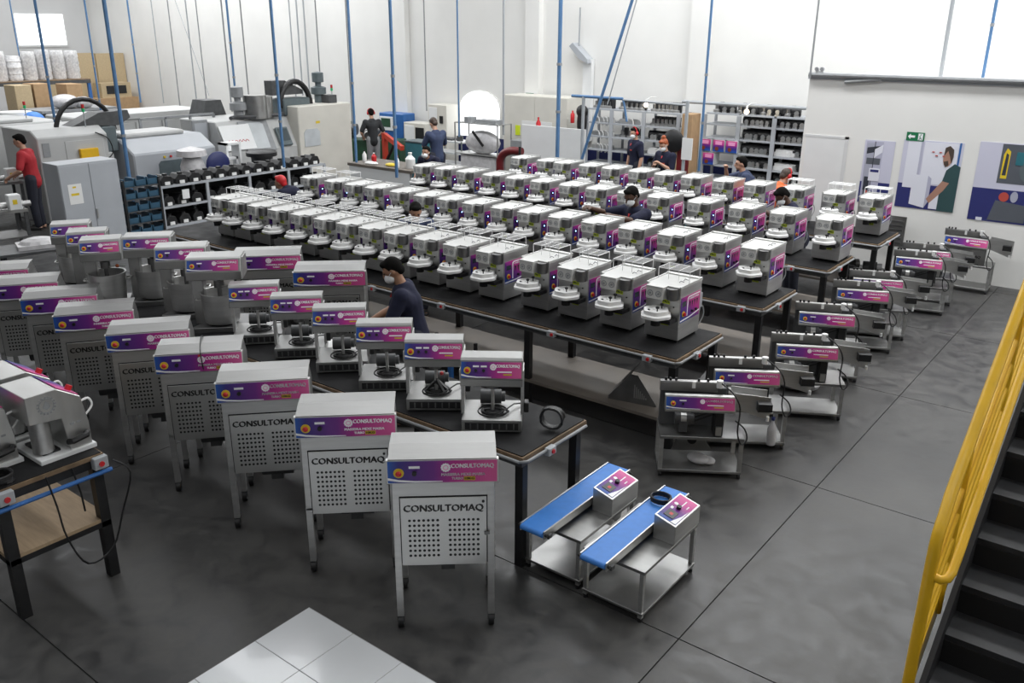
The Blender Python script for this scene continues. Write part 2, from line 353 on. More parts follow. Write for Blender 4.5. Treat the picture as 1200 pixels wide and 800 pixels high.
# wall bracket lamp and small fittings
a = aty(668, 70, YB-.9); br = thing('wall_duct', (a.x, YB, a.z), 0, 'white wall duct with a folded metal head on the back wall', 'duct')
part('duct', MB().box(-.12, -.14, -2.0, .14, -.02, 0), 'white_paint', br); part('head', MB().prism([(-.14, .0), (.12, -.1), (.1, -.0), (-.35, .38), (-.45, .3)], 'xz', -.3, -.02), 'grey_paint', br); part('rod', MB().cyl((-.25, -.15, .3), (-.25, -.15, 1.2), .02), 'grey_pole', br)
p = aty(960, 86, YP-.05); el = thing('emergency_light', p, 0, 'white twin emergency light on the partition corner', 'light')
part('case', MB().box(-.07, 0, -.06, .07, .05, .05), 'white_paint', el, .01)
for sx in (-1, 1): part('spotlight', MB().cyl((sx*.045, -.03, .07), (sx*.045, .03, .07), .032, 10), 'mid_grey', el)
def exit_sign(p, wd, ht, lab, extra=False):
    t = thing('exit_sign', p, 0, lab, 'sign'); part('plate', MB().box(-wd/2, -.012, -ht/2, wd/2, 0, ht/2), 'green', t)
    u = ht*.32; part('arrow', MB().prism([(-wd*.42, 0), (-wd*.27, u), (-wd*.27, u*.4), (-wd*.02, u*.4), (-wd*.02, -u*.4), (-wd*.27, -u*.4), (-wd*.27, -u)], 'xz', -.016, -.012), 'text_white', t)
    part('door_symbol', MB().box(wd*.16, -.016, -ht*.38, wd*.42, -.012, ht*.38), 'text_white', t)
    m = MB(); c = wd*.29; m.prism([(c-.015*wd, ht*.2), (c+.03*wd, ht*.2), (c+.03*wd, ht*.32), (c-.015*wd, ht*.32)], 'xz', -.018, -.016); m.bar((c, -.017, ht*.18), (c-.02*wd, -.017, -ht*.08), .001, .05*wd); m.bar((c, -.017, -ht*.06), (c-.07*wd, -.017, -ht*.34), .001, .04*wd); m.bar((c, -.017, -ht*.06), (c+.07*wd, -.017, -ht*.32), .001, .04*wd); m.bar((c, -.017, ht*.12), (c-.08*wd, -.017, 0), .001, .03*wd)
    part('running_figure', m, 'green', t)
    if extra: part('yellow_plate', MB().box(-wd*.5, -.01, -ht*1.55, wd*.5, 0, -ht*.75), 'yellow_button', t); part('panel', MB().box(-wd*.62, -.008, -ht*1.7, wd*.9, -.001, ht*.75), 'paper', t)
exit_sign(aty(1073, 160, YP-.002), .27, .135, 'green exit sign with left arrow above the posters')
exit_sign(aty(621, 113.5, YB-.182), .26, .2, 'small green arrow sign over a yellow notice on the pilaster', True)
# posters
def poster(px0, px1, lab, shapes):
    A, B = aty(*px0, YP), aty(*px1, YP); W, Hh = B.x-A.x, B.z-A.z
    t = thing('poster', (A.x, YP-.001, A.z), 0, lab, 'poster', None); part('backing', MB().box(0, -.006, 0, W, 0, Hh), shapes[0], t)
    for k, (nm, m, pts) in enumerate(shapes[1:]):
        part(nm, MB().prism([(u*W, v*Hh) for u, v in pts], 'xz', -.0075-.0008*k, -.0065), m, t)
def R(u0, v0, u1, v1): return [(u0, v0), (u1, v0), (u1, v1), (u0, v1)]
mat('lilac', (.60, .60, .72), .4); mat('lilac2', (.46, .46, .58), .4); mat('navy_print', (.03, .035, .16), .4); mat('shirt_print', (.03, .075, .08), .5); mat('skin_print', (.40, .22, .16), .5); mat('hair_print', (.07, .05, .04), .5); mat('white_print', (.75, .76, .84), .4); mat('dark_print', (.04, .045, .06), .4); mat('red_print', (.5, .08, .06), .4); mat('machine_print', (.10, .11, .13), .4); mat('pale_print', (.40, .41, .50), .4)
def polyc(cx, cy, rx, ry, n=14): return [(cx+rx*math.cos(2*PI*k/n), cy+ry*math.sin(2*PI*k/n)) for k in range(n)]
poster((1004.5, 236), (1050, 166), 'narrow poster showing a parts shelf with a warning notice', ['lilac', ('print', 'navy_print', R(0, 0, 1, .34)), ('print', 'lilac2', R(.06, .02, .62, .98)), ('print', 'pale_print', R(.08, .1, .32, .95)), ('print', 'machine_print', R(.12, .62, .58, .72)), ('print', 'dark_print', R(.12, .2, .3, .42)), ('print', 'dark_print', [(.1, .78), (.56, .84), (.56, .92), (.1, .88)]), ('print', 'white_print', [(.36, .72), (.62, .82), (.62, .94), (.36, .86)]), ('print', 'dark_print', R(.34, .02, .36, .98)), ('print', 'white_print', R(.26, .36, .62, .56)), ('print', 'navy_print', R(.3, .5, .58, .54))]+[('print', c, R(.14+.09*k, .1, .2+.09*k, .2)) for k, c in enumerate(('machine_print', 'red_print', 'machine_print', 'navy_print'))])
poster((1048, 241), (1131, 168), 'wide poster of a bearded man in a green shirt at a machine', ['lilac', ('print', 'navy_print', R(0, 0, 1, .36)), ('print', 'white_print', R(.08, .3, .3, 1)), ('print', 'lilac2', R(.30, .3, .34, 1)), ('print', 'white_print', R(.36, .38, .92, .98)), ('print', 'blue_paint', R(.93, .3, .96, 1)), ('print', 'white_print', [(.24, .06), (.5, .02), (.5, .5), (.24, .5)]), ('print', 'lilac2', [(.5, .02), (.56, .12), (.56, .46), (.5, .5)]), ('print', 'white_print', R(.58, .02, .72, .24)), ('print', 'shirt_print', [(.72, .0), (1, 0), (1, .66), (.9, .7), (.78, .6), (.72, .36)]), ('print', 'skin_print', [(.52, .16), (.58, .1), (.78, .3), (.86, .42), (.74, .44), (.6, .26)]), ('print', 'skin_print', polyc(.77, .78, .075, .13)), ('print', 'hair_print', [(.7, .8), (.71, .92), (.78, .95), (.85, .9), (.86, .8), (.84, .7), (.8, .8), (.76, .88)]), ('print', 'hair_print', [(.71, .72), (.75, .64), (.8, .68), (.78, .74)])]+[('print', 'red_print', R(.5+.06*k, .84-.05*(k % 2), .54+.06*k, .855-.05*(k % 2))) for k in range(4)])
poster((1133, 256), (1226, 171), 'poster of dark workshop machines on a navy wall beside the corner', ['lilac', ('print', 'navy_print', R(0, 0, 1, .42)), ('print', 'machine_print', R(.36, .5, 1, .99)), ('print', 'yellow_button', [(.4, .56), (.5, .56), (.5, .9), (.44, .94), (.4, .86)]), ('print', 'dark_print', [(.42, .6), (.48, .6), (.48, .86), (.44, .88)]), ('print', 'machine_print', [(.32, .02), (.9, .02), (.9, .24), (.4, .28)]), ('print', 'red_print', polyc(.52, .33, .08, .06)), ('print', 'pale_print', polyc(.68, .34, .06, .07)), ('print', 'white_print', R(.14, .0, .24, .04)), ('print', 'slate', polyc(.8, .7, .12, .16)), ('print', 'teal', R(.6, .74, .72, .9))])
# ------------------------------------------------------------------ stairs on the right
mat('tread_black', (.028, .029, .032), .5, noise=.2, nscale=10)
st = thing('staircase', (0, 0, 0), 0, 'dark steel staircase with a yellow tube handrail', 'staircase')
SX, SY, SZ = -.587, 4.788, .547; RUN, RISE = .28, .18
NST = 17
for k in range(-3, NST-3):
    y, z = SY+RUN*k, SZ+RISE*k
    part('tread', MB().box(SX+.03, y, z-.035, SX+1.3, y+.30, z), 'tread_black', st)
    part('riser', MB().box(SX+.03, y+.27, z, SX+1.3, y+.28, z+RISE-.035), 'matte_black', st)
y0, z0 = SY-3*RUN, SZ-3*RISE; y1, z1 = SY+RUN*(NST-3), SZ+RISE*(NST-3)
for x in (SX, SX+1.3):
    part('stringer', MB().prism([(y0, z0), (y0+.35, z0), (y1+.3, z1-.25), (y1+.3, z1+.05), (y0, z0+.18)], 'yz', x, x+.03), 'matte_black', st)
RX = SX-.05
def sl(y, dz): return (RX, y, SZ+RISE/RUN*(y-SY)+dz)
ya, yb = 4.42, y1
part('handrail', MB().tube([(RX, ya-.03, .0), (RX, ya-.03, 1.2), (RX, ya-.025, 1.29), (RX, ya-.005, 1.355), (RX, ya+.03, 1.40), (RX, ya+.07, 1.43)]+[sl(ya+.14, 1.12), sl(yb, 1.12)], .031, 10), 'yellow', st, smooth=True)
part('handrail', MB().tube([(RX+.01, ya-.02, 1.12), (RX+.055, ya-.02, 1.115), (RX+.082, ya-.005, 1.125), (RX+.093, ya+.03, 1.15), (RX+.095, ya+.13, 1.215)]+[(RX+.095, yb, SZ+RISE/RUN*(yb-SY)+.97)], .024, 10), 'yellow', st, smooth=True)
for k, dz in enumerate((.82, .66, .5, .34)):
    part('rail', MB().tube([sl(ya, dz-.04), sl(yb, dz-.04)], .017, 8), 'yellow', st, smooth=True)
for k in range(5):
    y = ya+.95*k+.5; part('post', MB().tube([(RX, y, sl(y, -.05)[2]), sl(y, 1.12)], .022, 8), 'yellow', st, smooth=True)
part('kick_plate', MB().prism([(y0+.3, z0+.12), (yb, sl(yb, -.10)[2]), (yb, sl(yb, .1)[2]), (y0+.3, z0+.34)], 'yz', RX-.004, RX+.004), 'yellow', st)

# ------------------------------------------------------------------ benches
BZ = .945
def bench(x0, x1, y0, y1, label, shelf=None, sockets=(), nleg=4, z=BZ, group='long assembly benches'):
    t = thing('work_bench', ((x0+x1)/2, (y0+y1)/2, 0), 0, label, 'bench', group); hx, hy = (x1-x0)/2, (y1-y0)/2
    part('bench_top', MB().box(-hx, -hy, z-.045, hx, hy, z-.008), 'wood_edge', t)
    part('rubber_mat', MB().box(-hx+.015, -hy+.015, z-.008, hx-.015, hy-.015, z), 'rubber', t)
    part('frame', MB().box(-hx+.03, -hy+.03, z-.105, hx-.03, -hy+.08, z-.045).box(-hx+.03, hy-.08, z-.105, hx-.03, hy-.03, z-.045).box(-hx+.03, -hy+.08, z-.105, -hx+.08, hy-.08, z-.045).box(hx-.08, -hy+.08, z-.105, hx-.03, hy-.08, z-.045), 'dark_grey', t)
    for k in range(nleg):
        x = -hx+.06+(2*hx-.12)*k/(nleg-1)
        for sy in (-1, 1): part('leg', MB().box(x-.035, sy*(hy-.065)-.03, 0, x+.035, sy*(hy-.065)+.03, z-.105), 'black', t)
    if shelf: part('lower_shelf', MB().box(-hx+.02, -hy+.03, shelf-.03, hx-.02, hy-.03, shelf), 'brown_board', t)
    m = MB(); zz = z-.03; m.tube([(-hx, -hy-.03, zz), (hx-.01, -hy-.03, zz), (hx+.03, -hy+.02, zz), (hx+.03, hy-.05, zz)], .012, 8); part('conduit', m, 'mid_grey', t, smooth=True)
    for sx in sockets:
        s = part('socket_box', MB().box(sx-.045, -hy-.06, z-.07, sx+.045, -hy-.012, z-.01), 'grey_pole', t, .004); part('socket', MB().cyl((sx+.02, -hy-.07, z-.04), (sx+.02, -hy-.06, z-.04), .017, 10), 'red', s)
    s = part('socket_box', MB().box(hx+.012, -.045-hy*.3, z-.075, hx+.06, .045-hy*.3, z-.015), 'grey_pole', t, .004); part('socket', MB().cyl((hx+.06, -hy*.3, z-.045), (hx+.07, -hy*.3, z-.045), .017, 10), 'red', s)
    return t
B1 = bench(-11.95, -3.37, 6.82, 7.78, 'long black topped bench nearest the dough kneaders, row with wire racks', .30, (4.0, 2.9, 1.4, .3, -1.5), 6)
B2 = bench(-11.65, -3.37, 8.81, 9.77, 'second long black topped bench counting from the dough kneaders', .3, (3.9, 2.0), 6)
B3 = bench(-11.3, -3.37, 10.85, 11.85, 'third long black topped bench counting from the dough kneaders', .3, (3.5, 1.5), 6)
B4 = bench(-10.4, -3.3, 12.75, 13.75, 'long black topped bench closest to the poster partition', .3, (3.0, 1.0), 5)
BN = bench(-11.9, -3.31, 4.40, 5.22, 'black topped bench carrying the bowl mixers and open frame presses', None, (4.0, 1.0), 6)

# ------------------------------------------------------------------ forming machines (rows of about sixteen)
def scallop_disc(t):
    c = (0, -.345, .272)
    d = part('mould_disc', MB().lathe([(.134, 0), (.146, .008), (.146, .032), (.136, .040), (.122, .042), (.120, .080), (.112, .084), (.09, .084), (.085, .076), (.035, .076), (.03, .086), (.0005, .086)], 48, c, (.05, 6)), 'white_plastic', t, smooth=True)
    for k in range(6):
        a = PI/6+k*PI/3; part('slot', MB().lathe([(.016, .0), (.016, .0015), (.0005, .0015)], 10, (c[0]+.066*math.cos(a), c[1]+.066*math.sin(a), c[2]+.0765)), 'paper', d) if k % 3 == 0 else None
    for (dx, dy) in ((.045, -.06), (.03, .055)):
        part('disc_knob', MB().lathe([(.006, 0), (.006, .03), (.016, .036), (.018, .052), (.010, .056), (.0005, .056)], 10, (c[0]+dx, c[1]+dy, c[2]+.072)), 'black', d, smooth=True)
    part('disc_pin', MB().lathe([(.012, 0), (.012, .012), (.0005, .012)], 8, (c[0]-.04, c[1]-.07, c[2]+.078)), 'dark_grey', d)
    part('disc_arm', MB().box(-.03, -.36, .225, .16, -.22, .262).cyl((0, -.345, .19), (0, -.345, .275), .045, 12), 'black', t)
def forming_machine(rack, led, name='forming_machine'):
    t = thing(name, (0, 0, 0), 0, 'x', 'machine')
    part('body', MB().box(-.183, -.218, .03, .183, .222, .55), 'steel', t, .004)
    for x in (-.15, .15):
        for y in (-.18, .18): part('foot', MB().cyl((x, y, 0), (x, y, .031), .022, 8), 'black', t)
    cov = [(-.187, -.225), (-.14, -.225), (-.14, -.315), (.045, -.315), (.045, -.225), (.187, -.225), (.187, .226), (-.187, .226)]
    part('top_cover', MB().prism(cov, 'xy', .55, .562), 'white_cover', t, .002)
    part('rim', MB().box(-.187, .17, .562, .187, .226, .574).box(.172, -.225, .562, .187, .17, .570).box(-.187, -.225, .562, -.172, .17, .570), 'steel_top', t)
    hd = part('front_hood', MB().box(-.138, -.312, .435, .043, -.215, .549), 'white_cover', t, .004)
    for x in (-.092, -.004):
        part('dial', MB().ring((x, -.314, .49), .027, .005, 'y', 18, 5).cyl((x, -.318, .49), (x, -.312, .49), .012, 10), 'mid_grey', hd)
    part('motor_drum', MB().cyl((.11, -.24, .44), (.11, -.24, .549), .055, 16), 'steel_dark', t, smooth=True)
    for z in (.40, .185):
        lb = part('model_label', MB().box(-.005, -.2205, z-.02, .075, -.218, z+.022), 'lime', t); text('lettering', 'PRO', .03, 'dark_green', lb, (.035, -.2212, z), wide=.066)
    part('screw', MB().cyl((.12, -.225, .36), (.12, -.218, .36), .008, 8), 'black', t)
    for k in range(4): part('hatch_lever', MB().tube([(-.02+.1*(k % 2), -.06+.09*(k//2), .562), (-.01+.1*(k % 2), -.05+.09*(k//2), .578), (.03+.1*(k % 2), -.06+.09*(k//2), .576)], .004, 5), 'mid_grey', t) if k in (1, 3) else None
    scallop_disc(t)
    sp = part('control_sticker', MB().prism([(-.20, .205), (.195, .205), (.195, .455), (-.20, .455)], 'yz', .1835, .186), 'sticker', t)
    part('white_stripe', MB().prism([(-.2, .215), (0, .222), (.195, .25), (.195, .262), (0, .236), (-.2, .229)], 'yz', .186, .1866), 'text_white', sp)
    part('white_stripe', MB().prism([(-.07, .25), (-.055, .25), (-.055, .418), (-.04, .432), (.185, .432), (.185, .444), (-.045, .444), (-.07, .43)], 'yz', .186, .1866), 'text_white', sp)
    for k in range(4): part('arrow_mark', MB().prism([(-.03+.05*k, .385), (.005+.05*k, .385), (-.012+.05*k, .32)], 'yz', .186, .1866), 'text_black', sp)
    text('lettering', 'CONSULTOMAQ', .022, 'text_white', sp, (.187, .06, .413), rz=PI/2, wide=.2)
    eb = part('emergency_ring', MB().cyl((.186, -.14, .285), (.190, -.14, .285), .03, 14), 'yellow_button', sp); part('emergency_button', MB().cyl((.190, -.14, .285), (.208, -.14, .285), .017, 12), 'red', eb)
    for y in (.03, .11): part('selector', MB().cyl((.186, y, .28), (.204, y, .28), .013, 10), 'black', sp)
    part('display', MB().box(.186, -.175, .36, .1875, -.095, .41), 'screen', sp)
    if led: part('indicator_led', MB().cyl((.1875, -.135, .385), (.191, -.135, .385), .0075, 10), 'led_blue', sp)
    part('rear_bracket', MB().box(.10, .222, .22, .17, .26, .46).box(.15, .26, .25, .165, .30, .40), 'grey_paint', t, .003)
    part('cable', MB().tube([(.12, .24, .2), (.15, .33, .25), (.17, .34, .15), (.12, .28, .03), (.0, .26, .012)], .007, 6), 'mid_grey', t, smooth=True)
    if rack:
        m = MB(); x0, x1, y0, y1, z0, z1 = -.17, .165, -.02, .20, .565, .668
        for x in (x0, x1):
            for y in (y0, y1): m.cyl((x, y, z0), (x, y, z1), .004, 5)
        m.tube([(x0, y0, z1), (x1, y0, z1), (x1, y1, z1), (x0, y1, z1)], .0045, 5, True)
        for k in range(1, 6): y = y0+(y1-y0)*k/6; m.cyl((x0, y, z1), (x1, y, z1), .003, 5)
        for x in (-.06, .05): m.cyl((x, y0, z1), (x, y1, z1), .0035, 5); m.cyl((x, y0, z0), (x, y0, z1), .0035, 5)
        part('wire_rack', m, 'grid_white', t)
    return t
ROW1 = list(zip([244, 265.5, 289, 315, 341, 369, 397.5, 425, 455.5, 488, 523, 562.5, 612.5, 657.5, 708, 764], [256, 260, 265, 270, 276, 282, 287.5, 293, 299.5, 307.5, 315.5, 324, 336, 346, 357.5, 369]))
ROW2 = [(346, 229), (374, 234), (399, 238), (426, 241.5), (457, 246.5), (488, 251), (519, 255), (546, 261), (579, 267), (612.5, 272), (650, 278), (690.5, 284.5), (732, 293), (776, 302), (824.5, 309.5), (874.5, 319.5)]
ROW3 = [(487, 212.5), (512, 216), (537, 220), (567, 224.5), (599, 227.5), (632, 231), (665, 236), (695, 241), (730, 247), (766, 252), (812, 259.5), (860, 267), (909, 274), (962, 283)]
ROW4 = [(615, 187.5), (645, 191), (669, 192.5), (697.5, 196), (724, 199), (756, 202.5), (786, 206), (815.5, 210), (850, 215), (886, 219.5), (929.5, 225), (976, 231), (1019.5, 236)]
protos = {}
def fm(rack, led):
    k = (rack, led)
    if k not in protos: protos[k] = forming_machine(rack, led); return protos[k]
    return copy_tree(protos[k])
ORD = 'last second third fourth fifth sixth seventh eighth ninth tenth eleventh twelfth thirteenth fourteenth fifteenth sixteenth'.split()
def put_row(pts, zr, dy, yc, rk, ld, lab, end_lab, grp):
    for i, p in enumerate(pts):
        q = at(p[0], p[1], zr); last = i == len(pts)-1
        o = fm(rk(i), ld(i)); place(o, (q.x+(.045 if dy else 0), yc, BZ), 0, end_lab if last else 'forming machine with scalloped disc, %s from the free end of the %s' % (ORD[len(pts)-1-i], lab), grp)
put_row(ROW1, BZ+.31, 0, 7.42, lambda i: True, lambda i: i in (2, 5, 8, 12), 'bench beside the kneaders', 'forming machine with wire rack at the free end of the bench beside the kneaders', 'forming machines with wire racks on the first bench')
put_row(ROW2, BZ+.31, 0, 9.42, lambda i: i in (0, 1), lambda i: i not in (12, 15), 'second bench', 'forming machine with scalloped disc at the free end of the second bench', 'forming machines on the second bench')
put_row(ROW3, BZ+.31, 0, 11.50, lambda i: False, lambda i: i < 12, 'third bench', 'forming machine with scalloped disc at the free end of the third bench', 'forming machines on the third bench')
put_row(ROW4, BZ+.49, 1, 13.42, lambda i: i > 9, lambda i: i < 7, 'bench by the partition', 'forming machine with wire rack at the free end of the bench by the partition', 'forming machines on the bench by the partition')

# ------------------------------------------------------------------ banner panel shared by the other machines
def banner(t, w, h, loc, rx, l2=('MASSEIRA MEXE MASSA',), two=False, sc=1.):
    b = part('banner_panel', MB().box(-w/2, -.003, -h/2, w/2, 0, h/2), 'banner', t, .0008); b.location = loc; b.rotation_euler = (rx, 0, 0)
    part('white_swoosh', MB().prism([(-w*.5, -h*.25), (-w*.4, -h*.35), (-w*.25, -h*.41), (0, -h*.43), (0, -h*.46), (-w*.25, -h*.48), (-w*.4, -h*.44), (-w*.5, -h*.36)], 'xz', -.0042, -.003), 'text_white', b)
    e = part('emergency_ring', MB().cyl((-w*.4, -.006, -h*.03), (-w*.4, -.003, -h*.03), h*.22, 16), 'yellow_button', b); part('emergency_button', MB().lathe([(h*.10, 0), (h*.13, .012), (h*.08, .022), (.0005, .024)], 14).xf(Matrix.Translation((-w*.4, -.006, -h*.03)) @ Matrix.Rotation(PI/2, 4, 'X')), 'red', e, smooth=True)
    for k in range(2 if two else 1):
        x = -w*(.257-.13*k); part('switch_label', MB().box(x-w*.05, -.0045, h*.17, x+w*.05, -.003, h*.28), 'text_white', b); part('switch', MB().cyl((x, -.02, -h*.03), (x, -.003, -h*.03), h*.10, 10), 'black', b)
    lg = part('logo', MB().lathe([(h*.20, 0), (h*.20, .0014), (.0005, .0014)], 24, (0, 0, 0), (.08, 12)).xf(Matrix.Translation((w*.03, -.003, h*.19)) @ Matrix.Rotation(PI/2, 4, 'X')), 'text_white', b); part('logo_ring', MB().ring((w*.03, -.0046, h*.19), h*.10, h*.018, 'y', 16, 4), 'text_pink', lg)
    text('lettering', 'CONSULTOMAQ', h*.27*sc, 'text_white', b, (w*.274, -.0038, h*.25), wide=w*.39)
    if l2 is None:
        part('print_line', MB().box(w*.1, -.0042, -h*.15, w*.34, -.003, -h*.07), 'text_white', b); part('print_line', MB().box(w*.2, -.0042, -h*.32, w*.34, -.003, -h*.23), 'gold', b); return b
    text('lettering', l2[0], h*.17, 'text_white', b, (w*.19, -.0038, -h*.14), wide=w*.40); text('lettering', 'TURBO', h*.16, 'text_white', b, (w*.135, -.0038, -h*.33), wide=w*.10); part('weight_plate', MB().box(w*.195, -.0038, -h*.42, w*.30, -.003, -h*.24), 'gold', b); text('lettering', '10KG', h*.15, 'text_black', b, (w*.247, -.0046, -h*.33), wide=w*.085)
    return b

# ------------------------------------------------------------------ standing dough kneaders
def kneader(label):
    t = thing('dough_kneader', (0, 0, 0), 0, label, 'machine', 'standing dough kneaders in a diagonal row'); hw, hd = .315, .23
    part('body', MB().prism([(-hd, .50), (-hd, 1.08), (-hd, 1.235), (-.10, 1.258), (.05, 1.258), (hd, 1.06), (hd, .50)], 'yz', -hw, hw), 'steel', t, .004)
    part('top_plate', MB().prism([(-hd-.03, 1.232), (-.10, 1.260), (.055, 1.260), (.055, 1.266), (-.105, 1.267), (-hd-.035, 1.239)], 'yz', -hw-.012, hw+.012), 'steel_hood', t)
    part('flange', MB().prism([(-hd-.002, 1.06), (-hd-.035, 1.075), (-hd-.035, 1.232), (-hd-.002, 1.235)], 'yz', -.34, .34), 'steel_top', t, .002)
    banner(t, .66, .145, (0, -hd-.0355, 1.154), 0)
    for x in (-1, 1):
        for y in (-1, 1):
            part('leg', MB().box(x*(hw-.022)-.021, y*(hd-.021)-.021, .088, x*(hw-.022)+.021, y*(hd-.021)+.021, .52), 'steel', t)
            wv = part('caster', MB().cyl((x*(hw-.022)-.018, y*(hd-.021), .042), (x*(hw-.022)+.018, y*(hd-.021), .042), .042, 14), 'black', t, smooth=True); part('caster_fork', MB().box(x*(hw-.022)-.024, y*(hd-.021)-.014, .04, x*(hw-.022)+.024, y*(hd-.021)+.014, .09), 'dark_grey', wv)
    part('door_gap', MB().box(-.272, -hd-.002, .485, .272, -hd-.0002, .968), 'matte_black', t)
    d = part('door', MB().box(-.266, -hd-.010, .478, .266, -hd-.002, .960), 'steel_top', t, .002)
    text('stencil_lettering', 'CONSULTOMAQ', .066, 'text_black', d, (0, -hd-.0108, .885), wide=.49)
    for blk in (-.125, .125):
        m = MB()
        for i in range(7):
            for j in range(8): m.cyl((blk-.087+.029*i, -hd-.0108, .55+.036*j), (blk-.087+.029*i, -hd-.0095, .55+.036*j), .0095, 8)
        part('vent_holes', m, 'matte_black', d)['kind'] = 'stuff'
    part('latch', MB().box(.250, -hd-.022, .70, .285, -hd-.010, .715).cyl((.262, -hd-.024, .707), (.262, -hd-.010, .707), .012, 10), 'steel_dark', d)
    part('door_lock', MB().cyl((.245, -hd-.016, .93), (.245, -hd-.01, .93), .009, 8), 'black', d)
    part('motor', MB().cyl((-.1, .02, .40), (.14, .02, .40), .075, 14).box(-.03, -.03, .3, .06, .07, .5), 'dark_grey', t, smooth=True)
    return t
MS = [((454, 541), (582, 538)), ((346, 489), (462, 487)), ((254, 452), (359, 443)), ((182, 419), (281, 411)), ((125, 395), (219, 386)), ((70, 372), (159, 361)), ((32, 352), (116, 344)), ((-10, 335), (70, 331)), ((-48, 322), (41, 313))]
mlab = ['dough kneader beside the blue conveyors, last of the diagonal row', 'dough kneader next to the row-end kneader, door partly covered', 'dough kneader third from the conveyors in the diagonal row', 'dough kneader fourth from the conveyors with a red tagged cord over its top',
        'dough kneader fifth from the conveyors in the diagonal row', 'dough kneader sixth from the conveyors in the diagonal row', 'dough kneader seventh from the conveyors in the diagonal row', 'dough kneader eighth from the conveyors in the diagonal row', 'dough kneader furthest from the conveyors in the diagonal row']
K0 = kneader(mlab[0]); yaws = [41, 43, 47, 49, 52, 55, 55, 55, 55]
for i, (a, b) in enumerate(MS):
    A, B = at(*a, 1.27), at(*b, 1.27); c = (A+B)/2; ry = math.radians(yaws[i]); o = K0 if i == 0 else copy_tree(K0)
    o.scale = (1.035, 1.035, 1.035); place(o, (c.x-.274*math.sin(ry), c.y+.274*math.cos(ry)-(.05 if i > 4 else 0), 0), ry, mlab[i])
    if i == 3: part('cord', MB().tube([(.03, -.28, 1.10), (.02, -.275, 1.24), (.0, -.1, 1.272), (.0, .05, 1.272), (.02, .25, 1.08)], .005, 6), 'black', o); part('tag', MB().box(.0, -.28, 1.21, .025, -.272, 1.225), 'red', o)
for i, (a, b, lab) in enumerate([((340, 318), (431, 316), 'dough kneader behind the presses, beside the worker in the white mask'), ((266, 302), (357, 296), 'dough kneader behind the bowl mixers, its banner half hidden')]):
    A, B = at(*a, 1.3), at(*b, 1.3); c = (A+B)/2; ry = math.radians(43+3*i); o = copy_tree(K0); place(o, (c.x-.265*math.sin(ry), c.y+.265*math.cos(ry), 0), ry, lab, 'dough kneaders standing behind the mixer bench'); o.scale = (1.17, 1.1, 1.05)

# ------------------------------------------------------------------ open frame presses on the near bench
def press(label, mandrel):
    t = thing('frame_press', (0, 0, 0), 0, label, 'machine', 'open frame presses on the near bench'); hw = .225
    part('base', MB().box(-hw, -.19, .012, hw, .19, .10), 'steel_dull', t, .004)
    bp = part('base_plate', MB().box(-hw, -.192, .10, hw, .192, .108), 'steel_hood', t, .002)
    part('base_grille', MB().prism([(-.2, .03), (.2, .03), (.2, .085), (-.2, .085)], 'xz', -.193, -.19), 'matte_black', t)
    for k in range(15): part('slot_bar', MB().box(-.19+.027*k, -.195, .035, -.18+.027*k, -.193, .08), 'steel_dark', t) if k % 2 else None
    for r in (.055, .085, .112): part('burner_ring', MB().ring((0, -.02, .109), r, .006 if r > .06 else .012, 'z', 24, 5), 'matte_black', bp)
    part('burner_plate', MB().lathe([(.075, 0), (.075, .004), (.0005, .004)], 20, (0, -.02, .108)), 'black', bp)
    for s in (-1, 1): part('side_post', MB().prism([(-.06, .10), (.06, .10), (.0, .30), (.0, .5), (-.17, .5), (-.17, .42), (-.06, .36)], 'yz', s*hw-.012, s*hw+.012), 'steel', t)
    part('head', MB().prism([(-.205, .385), (-.205, .445), (-.215, .445), (-.165, .575), (-.145, .592), (.0, .592), (.0, .385)], 'yz', -hw-.004, hw+.004), 'steel_hood', t, .004)
    banner(t, .44, .118, (0, -.195, .512), -.37, None, True)
    part('shaft', MB().cyl((0, -.02, .12), (0, -.02, .39), .013, 12), 'steel', t, smooth=True)
    part('gearbox', MB().cyl((.0, -.07, .33), (.0, -.07, .385), .05, 12), 'steel_dark', t)
    part('motor', MB().cyl((-.1, .12, .17), (.06, .12, .17), .055, 14).cyl((.06, .12, .17), (.09, .12, .17), .04, 12), 'dark_grey', t, smooth=True)
    part('side_knob', MB().box(hw+.012, -.09, .13, hw+.05, -.01, .21), 'black', t, .006)
    if mandrel: part('stirrer_arm', MB().bar((-.09, -.06, .12), (0, -.02, .2), .02, .02).bar((.09, -.04, .12), (0, -.02, .2), .03, .03).bar((.07, -.1, .12), (.0, -.02, .22), .02, .02), 'black', t); part('arm_knob', MB().sph((.045, -.02, .26), .016), 'red', t)
    m = MB(); pts = [(.02+.10*math.cos(a)*(1+.1*math.sin(3*a)), -.07+.06*math.sin(a), .122+.004*(k % 3)) for k, a in enumerate([2*PI*i/14*1.8 for i in range(15)])]
    part('cable', m.tube(pts+[(.16, .05, .14), (.22, .1, .125)], .006, 6), 'black', t, smooth=True)
    return t
SM = [((540, 423), (612, 424), 'open frame press at the free end of the near bench'), ((474, 402), (542, 402), 'open frame press with red topped stirring arm on its plate'), ((417, 383), (482, 382), 'open frame press whose frame is filled with coiled cables'), ((367, 365), (427, 363), 'open frame press in front of the masked worker'), ((317, 351), (376, 349), 'open frame press second from the bowl mixers'), ((268, 338), (325, 335), 'open frame press next to the bowl mixers')]
pp0, pp1 = press('x', False), press('x', True)
for i, (a, b, lab) in enumerate(SM):
    A, B = at(*a, BZ+.57), at(*b, BZ+.57); c = (A+B)/2; ry = math.radians((36, 38, 41, 44, 45, 48)[i]); o = pp0 if i == 0 else pp1 if i == 1 else copy_tree(pp0)
    place(o, (c.x-.17*math.sin(ry), c.y+.17*math.cos(ry), BZ), ry, lab)
